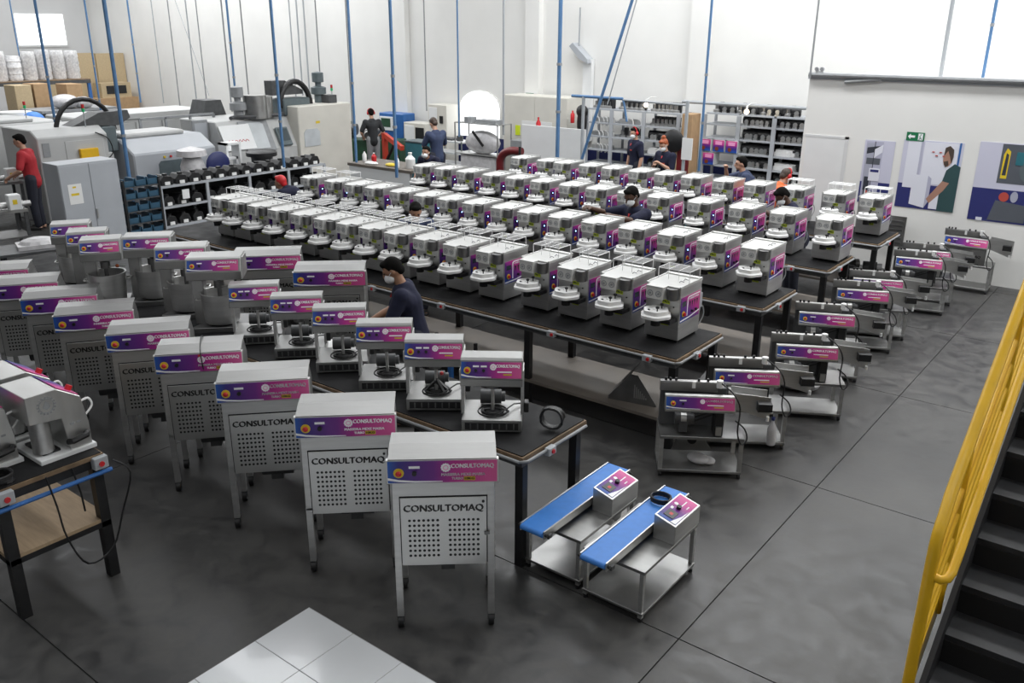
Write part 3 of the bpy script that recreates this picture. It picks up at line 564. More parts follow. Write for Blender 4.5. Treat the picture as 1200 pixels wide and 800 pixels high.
# ------------------------------------------------------------------ bowl mixers
def bowl_mixer(label, w=.50, bowl=True, zs=1.):
    t = thing('bowl_mixer', (0, 0, 0), 0, label, 'machine', 'bowl mixers on the near bench'); hw = w/2
    part('base', MB().prism([(-hw, -.25), (hw, -.25), (hw, .2), (-hw, .2), (-hw, .05), (-hw+.10, 0), (-hw, -.2)], 'xy', .0, .055), 'steel_dark', t, .004)
    part('column', MB().box(-hw+.01, -.10, .05, -hw+.12, .06, .56), 'steel_dull', t, .004)
    part('head', MB().prism([(-.27, .545), (-.27, .625), (-.215, .745), (-.18, .755), (.06, .755), (.06, .545)], 'yz', -hw, hw), 'steel_hood', t, .005)
    banner(t, w*.92, .105, (.0, -.246, .686), -.43, None)
    part('side_cheek', MB().prism([(-.26, .55), (-.16, .74), (.05, .74), (.05, .55)], 'yz', hw, hw+.012), 'steel_dull', t)
    if bowl:
        bx = .01; part('bowl', MB().lathe([(.155, .075), (.168, .085), (.188, .375), (.196, .38), (.196, .386), (.180, .382), (.16, .10), (.0005, .095)], 26, (bx, -.09, 0)), 'steel', t, smooth=True)
        part('bowl_seat', MB().cyl((bx, -.09, .05), (bx, -.09, .078), .13, 16), 'black', t)
        for s in (-1, 1): part('bowl_handle', MB().tube([(bx+s*.185, -.13, .31), (bx+s*.225, -.13, .31), (bx+s*.225, -.05, .31), (bx+s*.185, -.05, .31)], .008, 6), 'steel_top', t, smooth=True)
        part('beater_shaft', MB().cyl((bx, -.09, .30), (bx, -.09, .55), .022, 12).cyl((bx, -.09, .43), (bx, -.09, .5), .05, 14), 'steel_dark', t, smooth=True)
        part('beater_hook', MB().tube([(bx, -.09, .32), (bx+.08, -.09, .28), (bx+.1, -.06, .2), (bx, -.02, .15)], .012, 8), 'steel_top', t, smooth=True)
        part('lift_lever', MB().tube([(bx+.05, -.22, .47), (hw+.02, -.22, .47)], .008, 6), 'steel_top', t); part('lever_knob', MB().sph((bx+.13, -.22, .475), .02), 'copper', t)
    return t
BM = [((217, 308), (280, 306), 'bowl mixer nearest the presses with a deep steel bowl', .52, True), ((180, 296), (240, 293), 'bowl mixer with blank switch holes and a deep bowl', .50, True), ((143, 283), (198, 281), 'bowl mixer with pale banner second behind the deep bowl pair', .49, True), ((102, 290), (146, 287), 'smaller bowl mixer with upright banner between the wider mixers', .40, True), ((78, 278), (122, 275), 'small mixer without a bowl near the grey cabinet', .40, False), ((58, 269), (103, 265), 'small mixer at the far end nearest the grey cabinet', .40, True)]
for i, (a, b, lab, w, bw) in enumerate(BM):
    A, B = at(*a, BZ+.72), at(*b, BZ+.72); c = (A+B)/2; ry = math.radians((46, 50, 50, 56, 57, 58)[i]); o = bowl_mixer(lab, w, bw)
    place(o, (c.x-.24*math.sin(ry)-(.14 if i == 3 else 0), c.y+.24*math.cos(ry), BZ), ry)

# ------------------------------------------------------------------ cutter carts along the aisle
def cutter_cart(label, chute=True, plain=False, short=False):
    t = thing('cutter_cart', (0, 0, 0), 0, label, 'machine', 'cutter carts along the aisle'); x0, x1, hd, z = -.33, .41, .20, .405
    part('table_top', MB().box(x0, -hd, z-.03, x1, hd, z), 'steel_dull', t, .003)
    for x in (x0+.02, x1-.02):
        for y in (-1, 1):
            part('leg', MB().box(x-.018, y*(hd-.02)-.018, .06, x+.018, y*(hd-.02)+.018, z-.03), 'steel', t)
            part('caster', MB().cyl((x-.012, y*(hd-.02), .026), (x+.012, y*(hd-.02), .026), .026, 12).box(x-.014, y*(hd-.02)-.01, .04, x+.014, y*(hd-.02)+.01, .065), 'black', t)
    part('lower_shelf', MB().box(x0, -hd, .05, x1, hd, .075), 'steel_dull', t, .002)
    part('back_box', MB().box(-.32, .04, z, .26, .17, .78), 'dark_grey', t, .004)
    f = part('fence_rail', MB().box(-.34, -.02, .765, .17, .02, .85), 'steel_dull', t, .003); part('fence_edge', MB().box(-.34, -.024, .845, .17, .024, .86), 'steel_top', f)
    for k, x in enumerate((-.29, -.25, -.2, .0, .08)): part('clamp_knob', MB().cyl((x, 0, .86), (x, 0, .885), .012, 8), 'black', f)
    part('fence_stop', MB().box(-.06, -.03, .80, -.03, -.02, .86), 'white_plastic', f)
    if plain: part('front_plate', MB().box(-.30, -.19, .42, .30, -.18, .655), 'steel_dull', t); text('stencil_lettering', 'CONSULTOMAQ', .055, 'text_black', t, (.03, -.1915, .53), wide=.4)
    b = part('control_box', MB().prism([(-.21, .645), (-.215, .665), (-.175, .79), (-.13, .79), (-.13, .645)], 'yz', -.305, .305), 'steel_top', t, .003)
    banner(t, .59, .105, (0, -.199, .726), -.30, None)
    part('motor', MB().cyl((-.20, -.08, .53), (-.06, -.08, .53), .06, 14).box(-.16, -.14, .42, -.09, -.02, .53).cyl((-.06, -.08, .53), (-.03, -.08, .53), .045, 14), 'dark_grey', t, smooth=True)
    part('motor_band', MB().cyl((-.15, -.08, .53), (-.10, -.08, .53), .062, 14), 'steel_top', t, smooth=True)
    part('drive_belt', MB().bar((-.04, -.10, .51), (.16, -.10, .60), .012, .014).bar((-.04, -.10, .55), (.16, -.10, .63), .012, .014), 'black', t)
    part('gear_case', MB().box(.14, -.17, .405, .22, -.02, .645), 'black', t, .006); part('gear_bolt', MB().box(.155, -.19, .42, .205, -.17, .50), 'steel_top', t)
    if chute:
        c = part('chute', MB().prism([(.30, .80), (.62, .77), (.62, .56), (.30, .66)], 'xz', -.11, -.104).prism([(.30, .80), (.62, .77), (.62, .56), (.30, .66)], 'xz', .064, .07).add([(.30, -.11, .66), (.62, -.11, .56), (.62, .07, .56), (.30, .07, .66), (.30, -.11, .655), (.62, -.11, .555), (.62, .07, .555), (.30, .07, .655)], [(0, 1, 2, 3), (7, 6, 5, 4), (0, 4, 5, 1), (1, 5, 6, 2), (2, 6, 7, 3), (3, 7, 4, 0)]), 'steel', t)
        part('chute_pocket', MB().box(.50, -.20, .66, .62, -.112, .74), 'black', c); part('pocket_edge', MB().box(.50, -.206, .655, .625, -.20, .668), 'steel_top', c); part('chute_knob', MB().cyl((.60, -.14, .56), (.60, -.14, .60), .014, 8), 'white_plastic', c)
    part('cable', MB().tube([(.18, -.04, .87), (.28, -.17, .82), (.34, -.22, .70), (.33, -.25, .50), (.37, -.26, .38), (.42, -.24, .42), (.40, -.2, .50), (.32, -.16, .56)], .007, 6), 'black', t, smooth=True)
    part('inlet_pipe', MB().cyl((.18, -.035, .82), (.18, -.035, .885), .03, 12), 'white_plastic', t, smooth=True)
    return t
CC = [((780, 480), (861, 481), 33, 'cutter cart nearest the blue conveyors, clear lower shelf'), ((831, 448), (906, 449), 33, 'cutter cart second from the blue conveyors'), ((912, 418), (980, 422), 29, 'cutter cart third from the blue conveyors'), ((931, 377), (994, 382), 24, 'cutter cart fourth from the blue conveyors'), ((982, 350), (1040, 354), 24, 'cutter cart of the middle pair, on the conveyor side'), ((1001, 337), (1056, 341), 23, 'cutter cart of the middle pair, on the wall side'), ((1052, 311), (1101, 316), 15, 'cutter cart of the pair before the wall, on the conveyor side'), ((1062, 302), (1111, 306), 17, 'cutter cart of the pair before the wall, on the wall side')]
C0 = cutter_cart('x')
for i, (a, b, yw, lab) in enumerate(CC):
    A, B = at(*a, .67), at(*b, .67); c = (A+B)/2; ry = math.radians(yw); o = C0 if i == 0 else copy_tree(C0); place(o, (c.x-.21*math.sin(ry)+{1: .06, 3: .06}.get(i, 0), c.y+.21*math.cos(ry), 0), ry, lab)
A, B = at(1117, 286, .67), at(1160, 290, .67); c = (A+B)/2; o = cutter_cart('cutter cart against the partition with stencilled front plate', plain=True); place(o, (c.x-.05, 14.72, 0), math.radians(3)); o.scale = (1, 1, 1.06)
o = thing('louvre_panel', (-3.72, 14.98, 0), 0, 'grey louvred steel panel leaning by the partition', 'panel')
part('sheet', MB().box(-.22, -.01, .45, .22, .01, .95).box(-.2, -.01, 0, -.17, .01, .45).box(.17, -.01, 0, .2, .01, .45), 'steel_dull', o)
for k in range(6): part('louvre', MB().box(-.18, -.025, .50+.07*k, .18, -.01, .53+.07*k), 'steel_dark', o)

# ------------------------------------------------------------------ two blue belt conveyors
def conveyor(label):
    t = thing('belt_conveyor', (0, 0, 0), 0, label, 'conveyor', 'small blue belt conveyors'); z = .408
    part('table_top', MB().box(-.245, -.39, z-.025, .245, .39, z), 'steel_hood', t, .002)
    for x in (-1, 1):
        for y in (-1, 1): part('leg', MB().box(x*.222-.015, y*.37-.015, .03, x*.222+.015, y*.37+.015, z-.025), 'steel', t); part('foot', MB().cyl((x*.222, y*.37, 0), (x*.222, y*.37, .03), .018, 8), 'black', t)
    part('lower_shelf', MB().box(-.245, -.39, .055, .245, .39, .075), 'steel_dull', t, .002)
    bx0, bx1, y0, y1, zt = -.135, .055, -.60, .60, .50
    n = 8; prof = [(y0+.022-.022*math.sin(PI*k/n), zt-.022+.022*math.cos(PI*k/n)) for k in range(n+1)]+[(y1-.022+.022*math.sin(PI*k/n), zt-.022-.022*math.cos(PI*k/n)) for k in range(n+1)]
    part('belt', MB().prism(prof, 'yz', bx0, bx1), 'blue_belt', t)
    for s, x in ((-1, bx0-.011), (1, bx1+.001)):
        part('side_rail', MB().box(x, y0+.015, zt-.055, x+.010, y1-.015, zt+.008), 'steel_top', t, .001)
    for y in (-.25, .25): part('support', MB().box(bx0+.02, y-.04, z, bx1-.02, y+.04, zt-.044), 'dark_grey', t)
    for y in (y0+.03, y1-.03): part('roller_end', MB().cyl((bx0-.03, y, zt-.022), (bx1+.03, y, zt-.022), .013, 10), 'black', t)
    part('tracking_screw', MB().box(bx1+.011, y0+.05, zt-.06, bx1+.03, y0+.09, zt-.03), 'dark_grey', t)
    bx = part('control_box', MB().prism([(.075, z), (.245, z), (.245, .555), (.075, .60)], 'xz', .02, .40), 'steel', t, .003)
    tl = -math.atan2(.045, .17)
    s = part('control_sticker', MB().box(-.075, -.17, 0, .075, .17, .002), 'conv_sticker', bx); s.location = (.16, .21, .5785); s.rotation_euler = (0, -tl, 0)
    part('display', MB().box(-.045, -.135, .002, .03, -.045, .006), 'dark_grey', s); part('digits', MB().box(-.018, -.105, .006, .006, -.075, .0066), 'red', s)
    part('dial_knob', MB().cyl((0, .01, .002), (0, .01, .025), .018, 12), 'black', s); part('switch_label', MB().box(-.05, -.03, .002, -.03, .0, .003), 'text_white', s); part('logo', MB().cyl((-.04, .05, .002), (-.04, .05, .003), .016, 12), 'text_white', s)
    for k in range(3): part('print_line', MB().box(.0+.02*k, .05, .002, .008+.02*k, .13-.02*k, .003), 'text_white', s) if k != 1 else None
    part('white_swoosh', MB().prism([(.072, -.17), (.072, .05), (.060, -.06), (.03, -.17)], 'xy', .002, .003), 'text_white', s)
    return t
V0 = conveyor('blue belt conveyor with a coiled black cable lying on its belt'); place(V0, (-2.547, 4.81, 0))
V1 = copy_tree(V0); place(V1, (-3.09, 4.86, 0), 0, 'blue belt conveyor beside the near bench, belt clear')
# cable coil on the belt
def coil(loc, R, n, m='black', label='black power cable coil', cat='cable', r=.007, rot=None, group=None):
    pts = []
    for k in range(n*14): a = 2*PI*k/14; pts.append((R*math.cos(a)*(1+.06*math.sin(k*1.3)), R*math.sin(a)*(1+.08*math.cos(k*.9)), r+.0095*(k/14)))
    mb = MB().tube(pts, r, 6)
    if rot: mb.xf(rot)
    o = part('cable_coil', mb, m, None, smooth=True); o.location = loc; tag(o, label, cat, group); return o
coil((-2.6, 5.17, .50), .075, 4, label='coiled black power cable lying on the blue belt')
o = coil((-3.42, 4.93, BZ+.105), .085, 6, label='thick black hose coil standing at the bench end', r=.010, rot=Matrix.Rotation(PI/2, 4, 'X') @ Matrix.Rotation(.3, 4, 'Y'))
# ------------------------------------------------------------------ side bench with countertop machines
LB = thing('work_bench', (-6.23, 2.19, .06), 0, 'small black framed bench with a plywood lower shelf', 'bench')
part('bench_top', MB().box(-.62, -.36, .90, .62, .37, .93), 'wood_edge', LB); part('rubber_mat', MB().box(-.61, -.35, .93, .61, .36, .936), 'rubber', LB)
part('frame', MB().box(-.60, -.34, .83, .60, -.29, .90).box(-.60, .30, .83, .60, .35, .90).box(.55, -.29, .83, .60, .30, .90).box(-.60, -.29, .83, -.55, .30, .90), 'black', LB)
for x in (-.57, .57):
    for y in (-.31, .32): part('leg', MB().box(x-.035, y-.035, -.06, x+.035, y+.035, .83), 'black', LB)
part('lower_shelf', MB().box(-.60, -.34, .40, .60, .35, .425), 'plywood', LB); part('shelf_frame', MB().box(.56, -.34, .36, .605, .35, .40).box(-.6, -.345, .36, .6, -.31, .40), 'black', LB)
part('conduit', MB().tube([(.645, -.40, .80), (.645, .40, .80)], .016, 8), 'blue_paint', LB, smooth=True)
for y in (-.30, .33): s = part('socket_box', MB().box(.605, y-.05, .83, .66, y+.05, .92), 'grey_pole', LB, .005); part('socket', MB().cyl((.66, y, .87), (.668, y, .87), .02, 10), 'red', s)
part('cable', MB().tube([(.67, -.05, .93), (.68, -.02, .7), (.70, .0, .45), (.71, .10, .2), (.68, .3, .22), (.66, .42, .45), (.70, .50, .75), (.64, .42, .86)], .007, 6), 'black', LB, smooth=True)
part('cable', MB().tube([(.6, .15, .90), (.63, .17, .7), (.62, .18, .55)], .007, 6), 'black', LB, smooth=True)
def counter_machine(label):
    t = thing('sheeter_machine', (0, 0, 0), 0, label, 'machine', 'countertop machines on the side bench'); hw = .19
    part('base_tray', MB().box(-hw-.02, -.17, .0, hw+.02, .22, .035), 'white_paint', t, .004)
    part('head', MB().prism([(-.19, .30), (-.19, .50), (.02, .50), (.17, .40), (.20, .20), (.20, .035), (.05, .035), (.02, .28)], 'yz', -hw, hw), 'steel_top', t, .004)
    part('canister', MB().cyl((.09, -.09, .05), (.09, -.09, .31), .068, 18), 'steel', t, smooth=True); part('drip_plate', MB().box(-.13, -.12, .035, .14, .0, .05), 'black', t)
    m = MB().ring((hw+.002, -.06, .405), .048, .0035, 'x', 26, 4)
    for k in range(16): a = 2*PI*k/16; m.box(hw+.0, -.06+.058*math.cos(a)-.006, .405+.058*math.sin(a)-.006, hw+.003, -.06+.058*math.cos(a)+.006, .405+.058*math.sin(a)+.006)
    part('engraved_ring', m, 'mid_grey', t); part('engraved_drop', MB().prism([(-.085, .395), (-.06, .375), (-.035, .395), (-.045, .42), (-.06, .44), (-.075, .42)], 'yz', hw, hw+.002), 'mid_grey', t)
    part('handle', MB().tube([(hw+.005, .04, .10), (hw+.05, .05, .115), (hw+.05, .15, .13), (hw+.005, .17, .125)], .022, 8), 'black', t, smooth=True)
    part('engraving', MB().box(hw, .07, .215, hw+.002, .10, .23).box(hw, .115, .215, hw+.002, .145, .23), 'mid_grey', t)
    s = part('control_sticker', MB().prism([(.03, .497), (.165, .407), (.168, .411), (.033, .502)], 'yz', -hw+.02, hw-.02), 'banner', t); part('emergency_button', MB().cyl((.10, .13, .435), (.10, .15, .465), .022, 12), 'red', s)
    part('hose', MB().tube([(.12, .19, .33), (.12, .25, .34), (.12, .27, .28), (.12, .21, .22)], .008, 6), 'white_plastic', t, smooth=True)
    return t
lm = [(-5.93, 2.36, 'countertop machine at the free corner of the side bench'), (-6.40, 2.38, 'countertop machine behind the corner one on the side bench'), (-6.10, 1.935, 'countertop machine on the side bench edge away from the kneaders')]
M0 = counter_machine(lm[0][2])
for i, (x, y, lab) in enumerate(lm): o = M0 if i == 0 else copy_tree(M0); place(o, (x, y, .996), 0, lab)
o = coil((-5.72, 1.93, 0.996), .075, 5, label='black cable coil on the corner of the side bench', r=.012)
# ------------------------------------------------------------------ under and beside the benches
o = thing('steel_drum_motor', at(628, 583, .12), 0, 'small chrome motor hanging under the near bench end', 'motor'); o.location = (-3.15, 5.35, 0)
part('motor_body', MB().cyl((-.11, 0, .12), (.06, .03, .12), .06, 16).box(-.08, -.05, 0, .02, .06, .08), 'steel_top', o, smooth=True); part('end_cap', MB().cyl((.06, .03, .12), (.12, .04, .12), .07, 16), 'white_plastic', o, smooth=True)
def offcut(loc, rz, label, kind):
    t = thing('sheet_offcut', loc, rz, label, 'sheet metal')
    if kind == 0:
        part('sheet', MB().prism([(-.25, 0), (.25, 0), (.25, .02), (.05, .30), (-.02, .30), (-.25, .03)], 'xz', -.15, -.145).add([(-.25, -.15, .03), (-.02, -.15, .30), (-.02, .12, .34), (-.25, .12, .05), (-.25, -.15, .026), (-.02, -.15, .296), (-.02, .12, .336), (-.25, .12, .046)], [(0, 1, 2, 3), (7, 6, 5, 4), (0, 4, 5, 1), (1, 5, 6, 2), (2, 6, 7, 3), (3, 7, 4, 0)]), 'steel_dark', t)
        for k in range(7): part('louvre', MB().box(.02+.02*k, -.156, .06, .03+.02*k, -.15, .2-.02*k), 'steel_top', t)
    else:
        part('sheet', MB().prism([(-.2, 0), (.2, 0), (-.06, .36)], 'xz', -.004, .004), 'steel_top', t); part('hole', MB().lathe([(.045, 0), (.045, .004), (.0005, .004)], 14).xf(Matrix.Translation((-.01, -.0041, .12)) @ Matrix.Rotation(PI/2, 4, 'X')), 'matte_black', t)
p = at(757, 487, 0.0); offcut((-3.95, 7.15, .30), .2, 'bent dark steel cover with louvres on the lower bench shelf', 0)
offcut((-3.22, 6.98, 0), .5, 'shiny triangular steel sheet with a round hole by the bench leg', 1)
p = at(873, 415, 0); offcut((-3.62, 8.3, 0), .8, 'bent steel cover on the floor behind the first bench end', 0)
# blue pump stand below the first bench
t = thing('pump_stand', (-6.0, 6.62, 0), 0, 'black and blue stand with a small blue pump below the bench edge', 'stand')
part('frame', MB().box(-.30, -.12, .02, -.27, -.09, .60).box(.27, -.12, .02, .30, -.09, .60).box(-.30, .09, .02, -.27, .12, .60).box(.27, .09, .02, .30, .12, .60).box(-.3, -.12, .0, .3, .12, .02), 'black', t); part('cross_bar', MB().cyl((-.3, -.1, .58), (.3, -.1, .58), .022, 10), 'blue_paint', t); part('blue_leg', MB().box(.06, -.10, .02, .11, -.06, .6), 'blue_paint', t)
part('pump', MB().cyl((-.12, 0, .46), (.1, 0, .46), .055, 14).cyl((.1, 0, .46), (.18, 0, .46), .035, 12), 'teal', t, smooth=True); part('red_valve', MB().sph((.17, -.02, .53), .025), 'red', t)
t = thing('parts_pile', (-3.05, 9.1, 0), 0, 'clear plastic wrapped parts on the floor by the second bench', 'bag'); part('bag', MB().sph((0, 0, .1), .22, .16, .10, 14, 8).sph((.16, .05, .08), .13, .12, .08, 12, 6), 'plastic_wrap', t, smooth=True)
t = thing('gear_motor', (-3.0, 11.95, 0), .4, 'dark gear motor on the floor under the partition bench end', 'motor'); part('gearbox', MB().cyl((-.15, 0, .16), (.1, 0, .16), .15, 16).box(-.12, -.12, 0, .08, .12, .1), 'dark_grey', t, smooth=True); part('flange', MB().cyl((.1, 0, .16), (.14, 0, .16), .11, 16), 'steel_dull', t, smooth=True); part('yellow_tag', MB().box(-.05, -.158, .15, .03, -.15, .19), 'lime', t)
for k, (x, y) in enumerate(((-3.75, 13.0), (-3.55, 13.4), (-3.9, 13.45))):
    t = thing('gear_motor', (x, y, .30), .3*k, ('black gear motor stored under the partition bench, by its leg', 'black gear motor stored deep under the partition bench', 'black gear motor stored behind the other two under the bench')[k], 'motor'); part('gearbox', MB().cyl((-.1, 0, .12), (.1, 0, .12), .1, 14).box(-.08, -.08, 0, .08, .08, .08), 'black', t, smooth=True); part('fan_cover', MB().cyl((.1, 0, .12), (.17, 0, .12), .08, 14), 'steel_dark', t, smooth=True)
# ------------------------------------------------------------------ background, facing +x (rz = 90 deg): local x -> world y
Q = PI/2
NW = 'first second third fourth fifth sixth seventh eighth ninth tenth eleventh twelfth thirteenth'.split()
def rx_(p0, p1, X): a, b = atx(*p0, X), atx(*p1, X); return a.y, a.z, b.y, b.z
def ry_(p0, p1, Y): a, b = aty(*p0, Y), aty(*p1, Y); return a.x, a.z, b.x, b.z
# grey double door cabinet
CZ = atx(66, 194, -15.4).z
t = thing('steel_cabinet', (-15.4, 7.62, 0), Q, 'grey double door steel cabinet with a paper notice', 'cabinet')
part('body', MB().box(-.54, .012, 0, .54, .55, CZ), 'grey_paint', t, .006)
for s in (-1, 1): d = part('door', MB().box(min(s*.008, s*.53), 0, .06, max(s*.008, s*.53), .012, CZ-.03), 'grey_paint', t, .003); part('handle', MB().box(s*.03-.012, -.02, .55, s*.03+.012, 0, .72), 'steel_top', d) if s > 0 else None
part('notice', MB().box(-.42, -.004, .85, -.18, -.001, 1.2), 'paper', t); part('notice_mark', MB().box(-.38, -.006, 1.0, -.24, -.004, 1.04).box(-.34, -.006, 1.13, -.28, -.004, 1.16), 'yellow_button', t)
# rack with blue bins
t = thing('bin_rack', (-15.5, 8.62, 0), Q, 'dark frame rack of blue bins beside the grey cabinet', 'rack')
for x in (-.36, .36):
    for y in (0, .34): part('upright', MB().box(x-.02, y, 0, x+.02, y+.04, 1.12), 'black', t)
for z in (.05, .28, .51, .74, .97): part('shelf', MB().box(-.36, 0, z, .36, .38, z+.02), 'dark_grey', t)
bin_me = MB().prism([(-.10, 0), (.10, 0), (.11, .15), (.09, .15), (.085, .02), (-.085, .02), (-.09, .15), (-.11, .15)], 'xz', 0, .30).box(-.1, 0, 0, .1, .012, .11).mesh('parts_bin'); bin_me.materials.append(MATS['bin_blue'])
for zi, z in enumerate((.07, .30, .53, .76, .99)):
    for k in range(3): o = part('parts_bin', bin_me, None); o.location = (-15.52, 8.62-.235+.235*k, z); o.rotation_euler = (0, 0, Q); tag(o, 'blue parts bin %s of the dark rack, %s level from the floor' % (('on the cabinet side', 'in the middle column', 'on the rack side')[k], NW[zi]), 'bin', 'blue bins on the rack')
# long rack with black heads
t = thing('storage_rack', (-15.55, 11.05, 0), Q, 'long low grey rack loaded with black machine heads', 'rack')
for z in (.10, .48, .88): part('shelf', MB().box(-2.05, 0, z, 2.05, .55, z+.03), 'mid_grey', t); part('shelf_lip', MB().box(-2.05, -.006, z-.01, 2.05, 0, z+.035), 'grey_paint', t)
for k in range(5): x = -2.03+1.015*k; part('upright', MB().box(x-.03, -.01, 0, x+.03, .03, .88), 'grey_paint', t); part('upright', MB().box(x-.03, .5, 0, x+.03, .54, .88), 'grey_paint', t)
part('back_panel', MB().box(-2.05, .54, .1, 2.05, .55, .9), 'matte_black', t)
part('wall_socket', MB().box(-1.6, -.03, .62, -1.45, -.012, .8), 'white_paint', t)
def black_head():
    t = thing('machine_head', (0, 0, 0), 0, 'x', 'machine part'); part('casting', MB().prism([(-.12, 0), (.12, 0), (.13, .07), (.09, .17), (-.05, .19), (-.13, .10)], 'xz', .02, .36), 'black', t, .01); part('white_flange', MB().box(-.05, 0, .01, .05, .02, .07), 'white_plastic', t); part('knob', MB().cyl((.0, .1, .17), (.0, .1, .22), .05, 10), 'black', t)
    return t
h0 = black_head(); first = True
for z, n, lab in ((.91, 13, 'black machine head on the low rack top'), (.51, 13, 'black machine head on the middle rack shelf'), (.13, 13, 'black machine head on the lowest rack shelf')):
    for k in range(n):
        o = h0 if first else copy_tree(h0); first = False; place(o, (-15.57+random.uniform(-.03, .03), 9.2+.305*k, z), Q+random.uniform(-.15, .15), lab+', %s from the blue bins' % NW[k], 'black machine heads on the low rack')
# ---- machining centres
def signal_lamp(t, x, y, z):
    p = part('signal_lamp', MB().cyl((x, y, z), (x, y, z+.30), .012, 8), 'grey_pole', t); part('green_lens', MB().cyl((x, y, z+.30), (x, y, z+.37), .03, 10), 'bright_green', p); part('red_lens', MB().cyl((x, y, z+.37), (x, y, z+.45), .03, 10), 'red', p)
t = thing('lathe_machine', (-18, 8.85, 0), Q, 'white enclosed lathe with a slate blue motor box and arched hood', 'machine')
part('body', MB().prism([(0, 0), (0, 1.72), (.25, 1.86), (1.5, 1.86), (1.5, 0)], 'yz', -.88, .55), 'machine_white', t, .02); part('low_body', MB().box(.55, .1, 0, .70, 1.5, 1.3), 'machine_white', t, .02)
part('side_door', MB().box(-.35, -.012, .1, .45, 0, 1.62), 'machine_white', t, .01); part('door_lock', MB().cyl((-.30, -.03, 1.05), (-.30, 0, 1.05), .035, 8), 'black', t); part('control_plate', MB().box(-.8, -.012, 1.35, -.66, 0, 1.62), 'mid_grey', t)
part('motor_box', MB().box(.56, .2, 1.30, .88, .8, 1.82), 'slate', t, .02); part('box_hood', MB().prism([(.0, 1.86), (1.0, 1.82), (1.28, 1.96), (1.24, 2.12), (.6, 2.1)], 'xz', .3, .75), 'dark_grey', t)
part('arched_guard', MB().tube([(.38+.62*math.cos(a), .5, 1.72+.66*math.sin(a)) for a in [PI*k/12 for k in range(13)]], .05, 8), 'black', t, smooth=True)
signal_lamp(t, .18, .1, 1.86); part('yellow_box', MB().box(-.10, -.1, 1.05, .28, -.013, 1.45), 'yellow', t, .01); part('cable', MB().tube([(.3, -.02, 1.75), (.55, -.04, 1.6), (.6, -.04, 1.3), (.35, -.04, 1.15), (.28, -.05, 1.2)], .012, 6), 'black', t, smooth=True)
t = thing('machining_cell', (-17.7, 10.6, 0), Q, 'pale grey machine enclosure with a rounded dark window', 'machine')
part('body', MB().prism([(0, 0), (0, 1.25), (.5, 1.52), (1.6, 1.52), (1.6, 0)], 'yz', -.85, 1.15), 'grey_paint', t, .03); part('top_cover', MB().box(-.7, .55, 1.52, .75, 1.4, 1.62), 'machine_white', t, .03)
part('window', MB().prism([(-.3, .55), (.3, .55), (.3, 1.0), (.24, 1.06), (-.24, 1.06), (-.3, 1.0)], 'xz', -.012, 0), 'slate', t)
for x, m in ((-.15, 'yellow_button'), (0, 'red'), (.2, 'black')): part('push_button', MB().cyl((x, -.03, 1.14), (x, 0, 1.14), .025, 8), m, t)
y0, z0, y1, z1 = rx_((88, 130), (245, 127), -21.5)
t = thing('long_enclosure', (-21.5, (y0+y1)/2, 0), Q, 'long white machine enclosure behind the pale grey one', 'machine'); hw = (y1-y0)/2
part('body', MB().box(-hw, 0, 0, hw, 1.6, z1), 'machine_white', t, .03); part('top_lip', MB().box(-hw, -.06, z1-.12, hw, 0, z1+.02), 'machine_white', t, .01)
for k in range(5): x = -hw+2*hw*(k+.5)/5; part('door_panel', MB().box(x-hw/5+.02, -.03, .2, x+hw/5-.02, 0, z1-.2), 'machine_white', t, .01)
y0, z0, y1, z1 = rx_((232, 136), (258, 116), -20); tag(part('motor_cover', MB().prism([(y0, z0), (y1, z0), (y1-.12, z1), (y0+.15, z1)], 'yz', -20.4, -19.8), 'dark_grey'), 'dark grey motor cover on the long white enclosure', 'cover')
# guard rail
t = thing('guard_rail', (-19.4, 0, 0), 0, 'thin grey guard rail frame in front of the long enclosure', 'railing'); y0, z0, y1, z1 = rx_((165, 150), (250, 133), -19.4)
part('top_bar', MB().bar((0, y0, z1), (0, y1, z1), .05, .05), 'mid_grey', t)
for k in range(4): y = y0+(y1-y0)*k/3; part('post', MB().bar((0, y, 0), (0, y, z1), .05, .05), 'mid_grey', t)
# machining centre with open door
X3 = -18; ya = atx(262, 146, X3).y; yb = atx(347, 146, X3).y; yc = atx(408, 130, X3).y; zt = 1.70
t = thing('machining_centre', (X3, ya, 0), Q, 'cream machining centre with tilted window door and control screen', 'machine')
wm, we = yb-ya, yc-ya
part('body', MB().prism([(0, 0), (0, 1.0), (.35, zt), (1.8, zt), (1.8, 0)], 'yz', 0, wm), 'machine_white', t, .02); part('cream_cabinet', MB().box(wm, -.1, 0, we, 1.5, 1.95), 'cream_paint', t, .02)
tilt = math.atan2(.35, .7)
d = part('door', MB().box(-.42, -.03, -.05, .42, 0, .74), 'mid_grey', t, .01); d.location = (wm*.47, -.03, 1.0); d.rotation_euler = (-tilt, 0, 0)
part('pane', MB().prism([(-.25, .02), (.25, .02), (.27, .62), (.2, .68), (-.2, .68), (-.27, .62)], 'xz', -.035, -.03), 'glass', d)
c = part('control_panel', MB().box(-.19, -.05, 0, .19, 0, .48), 'slate', t, .02); c.location = (wm*.83, -.02, 1.02); c.rotation_euler = (-tilt, 0, 0); part('screen', MB().box(-.14, -.055, .12, .14, -.05, .43), 'screen', c)
wb = part('name_board', MB().box(-.42, -.02, 0, .42, 0, .62), 'white_paint', t); wb.location = (.42, -.03, 1.05); wb.rotation_euler = (-tilt, 0, 0); part('red_script', MB().tube([(-.3+.03*k, -.022, .22+.03*math.sin(k*1.9)) for k in range(20)], .008, 4), 'red', wb)
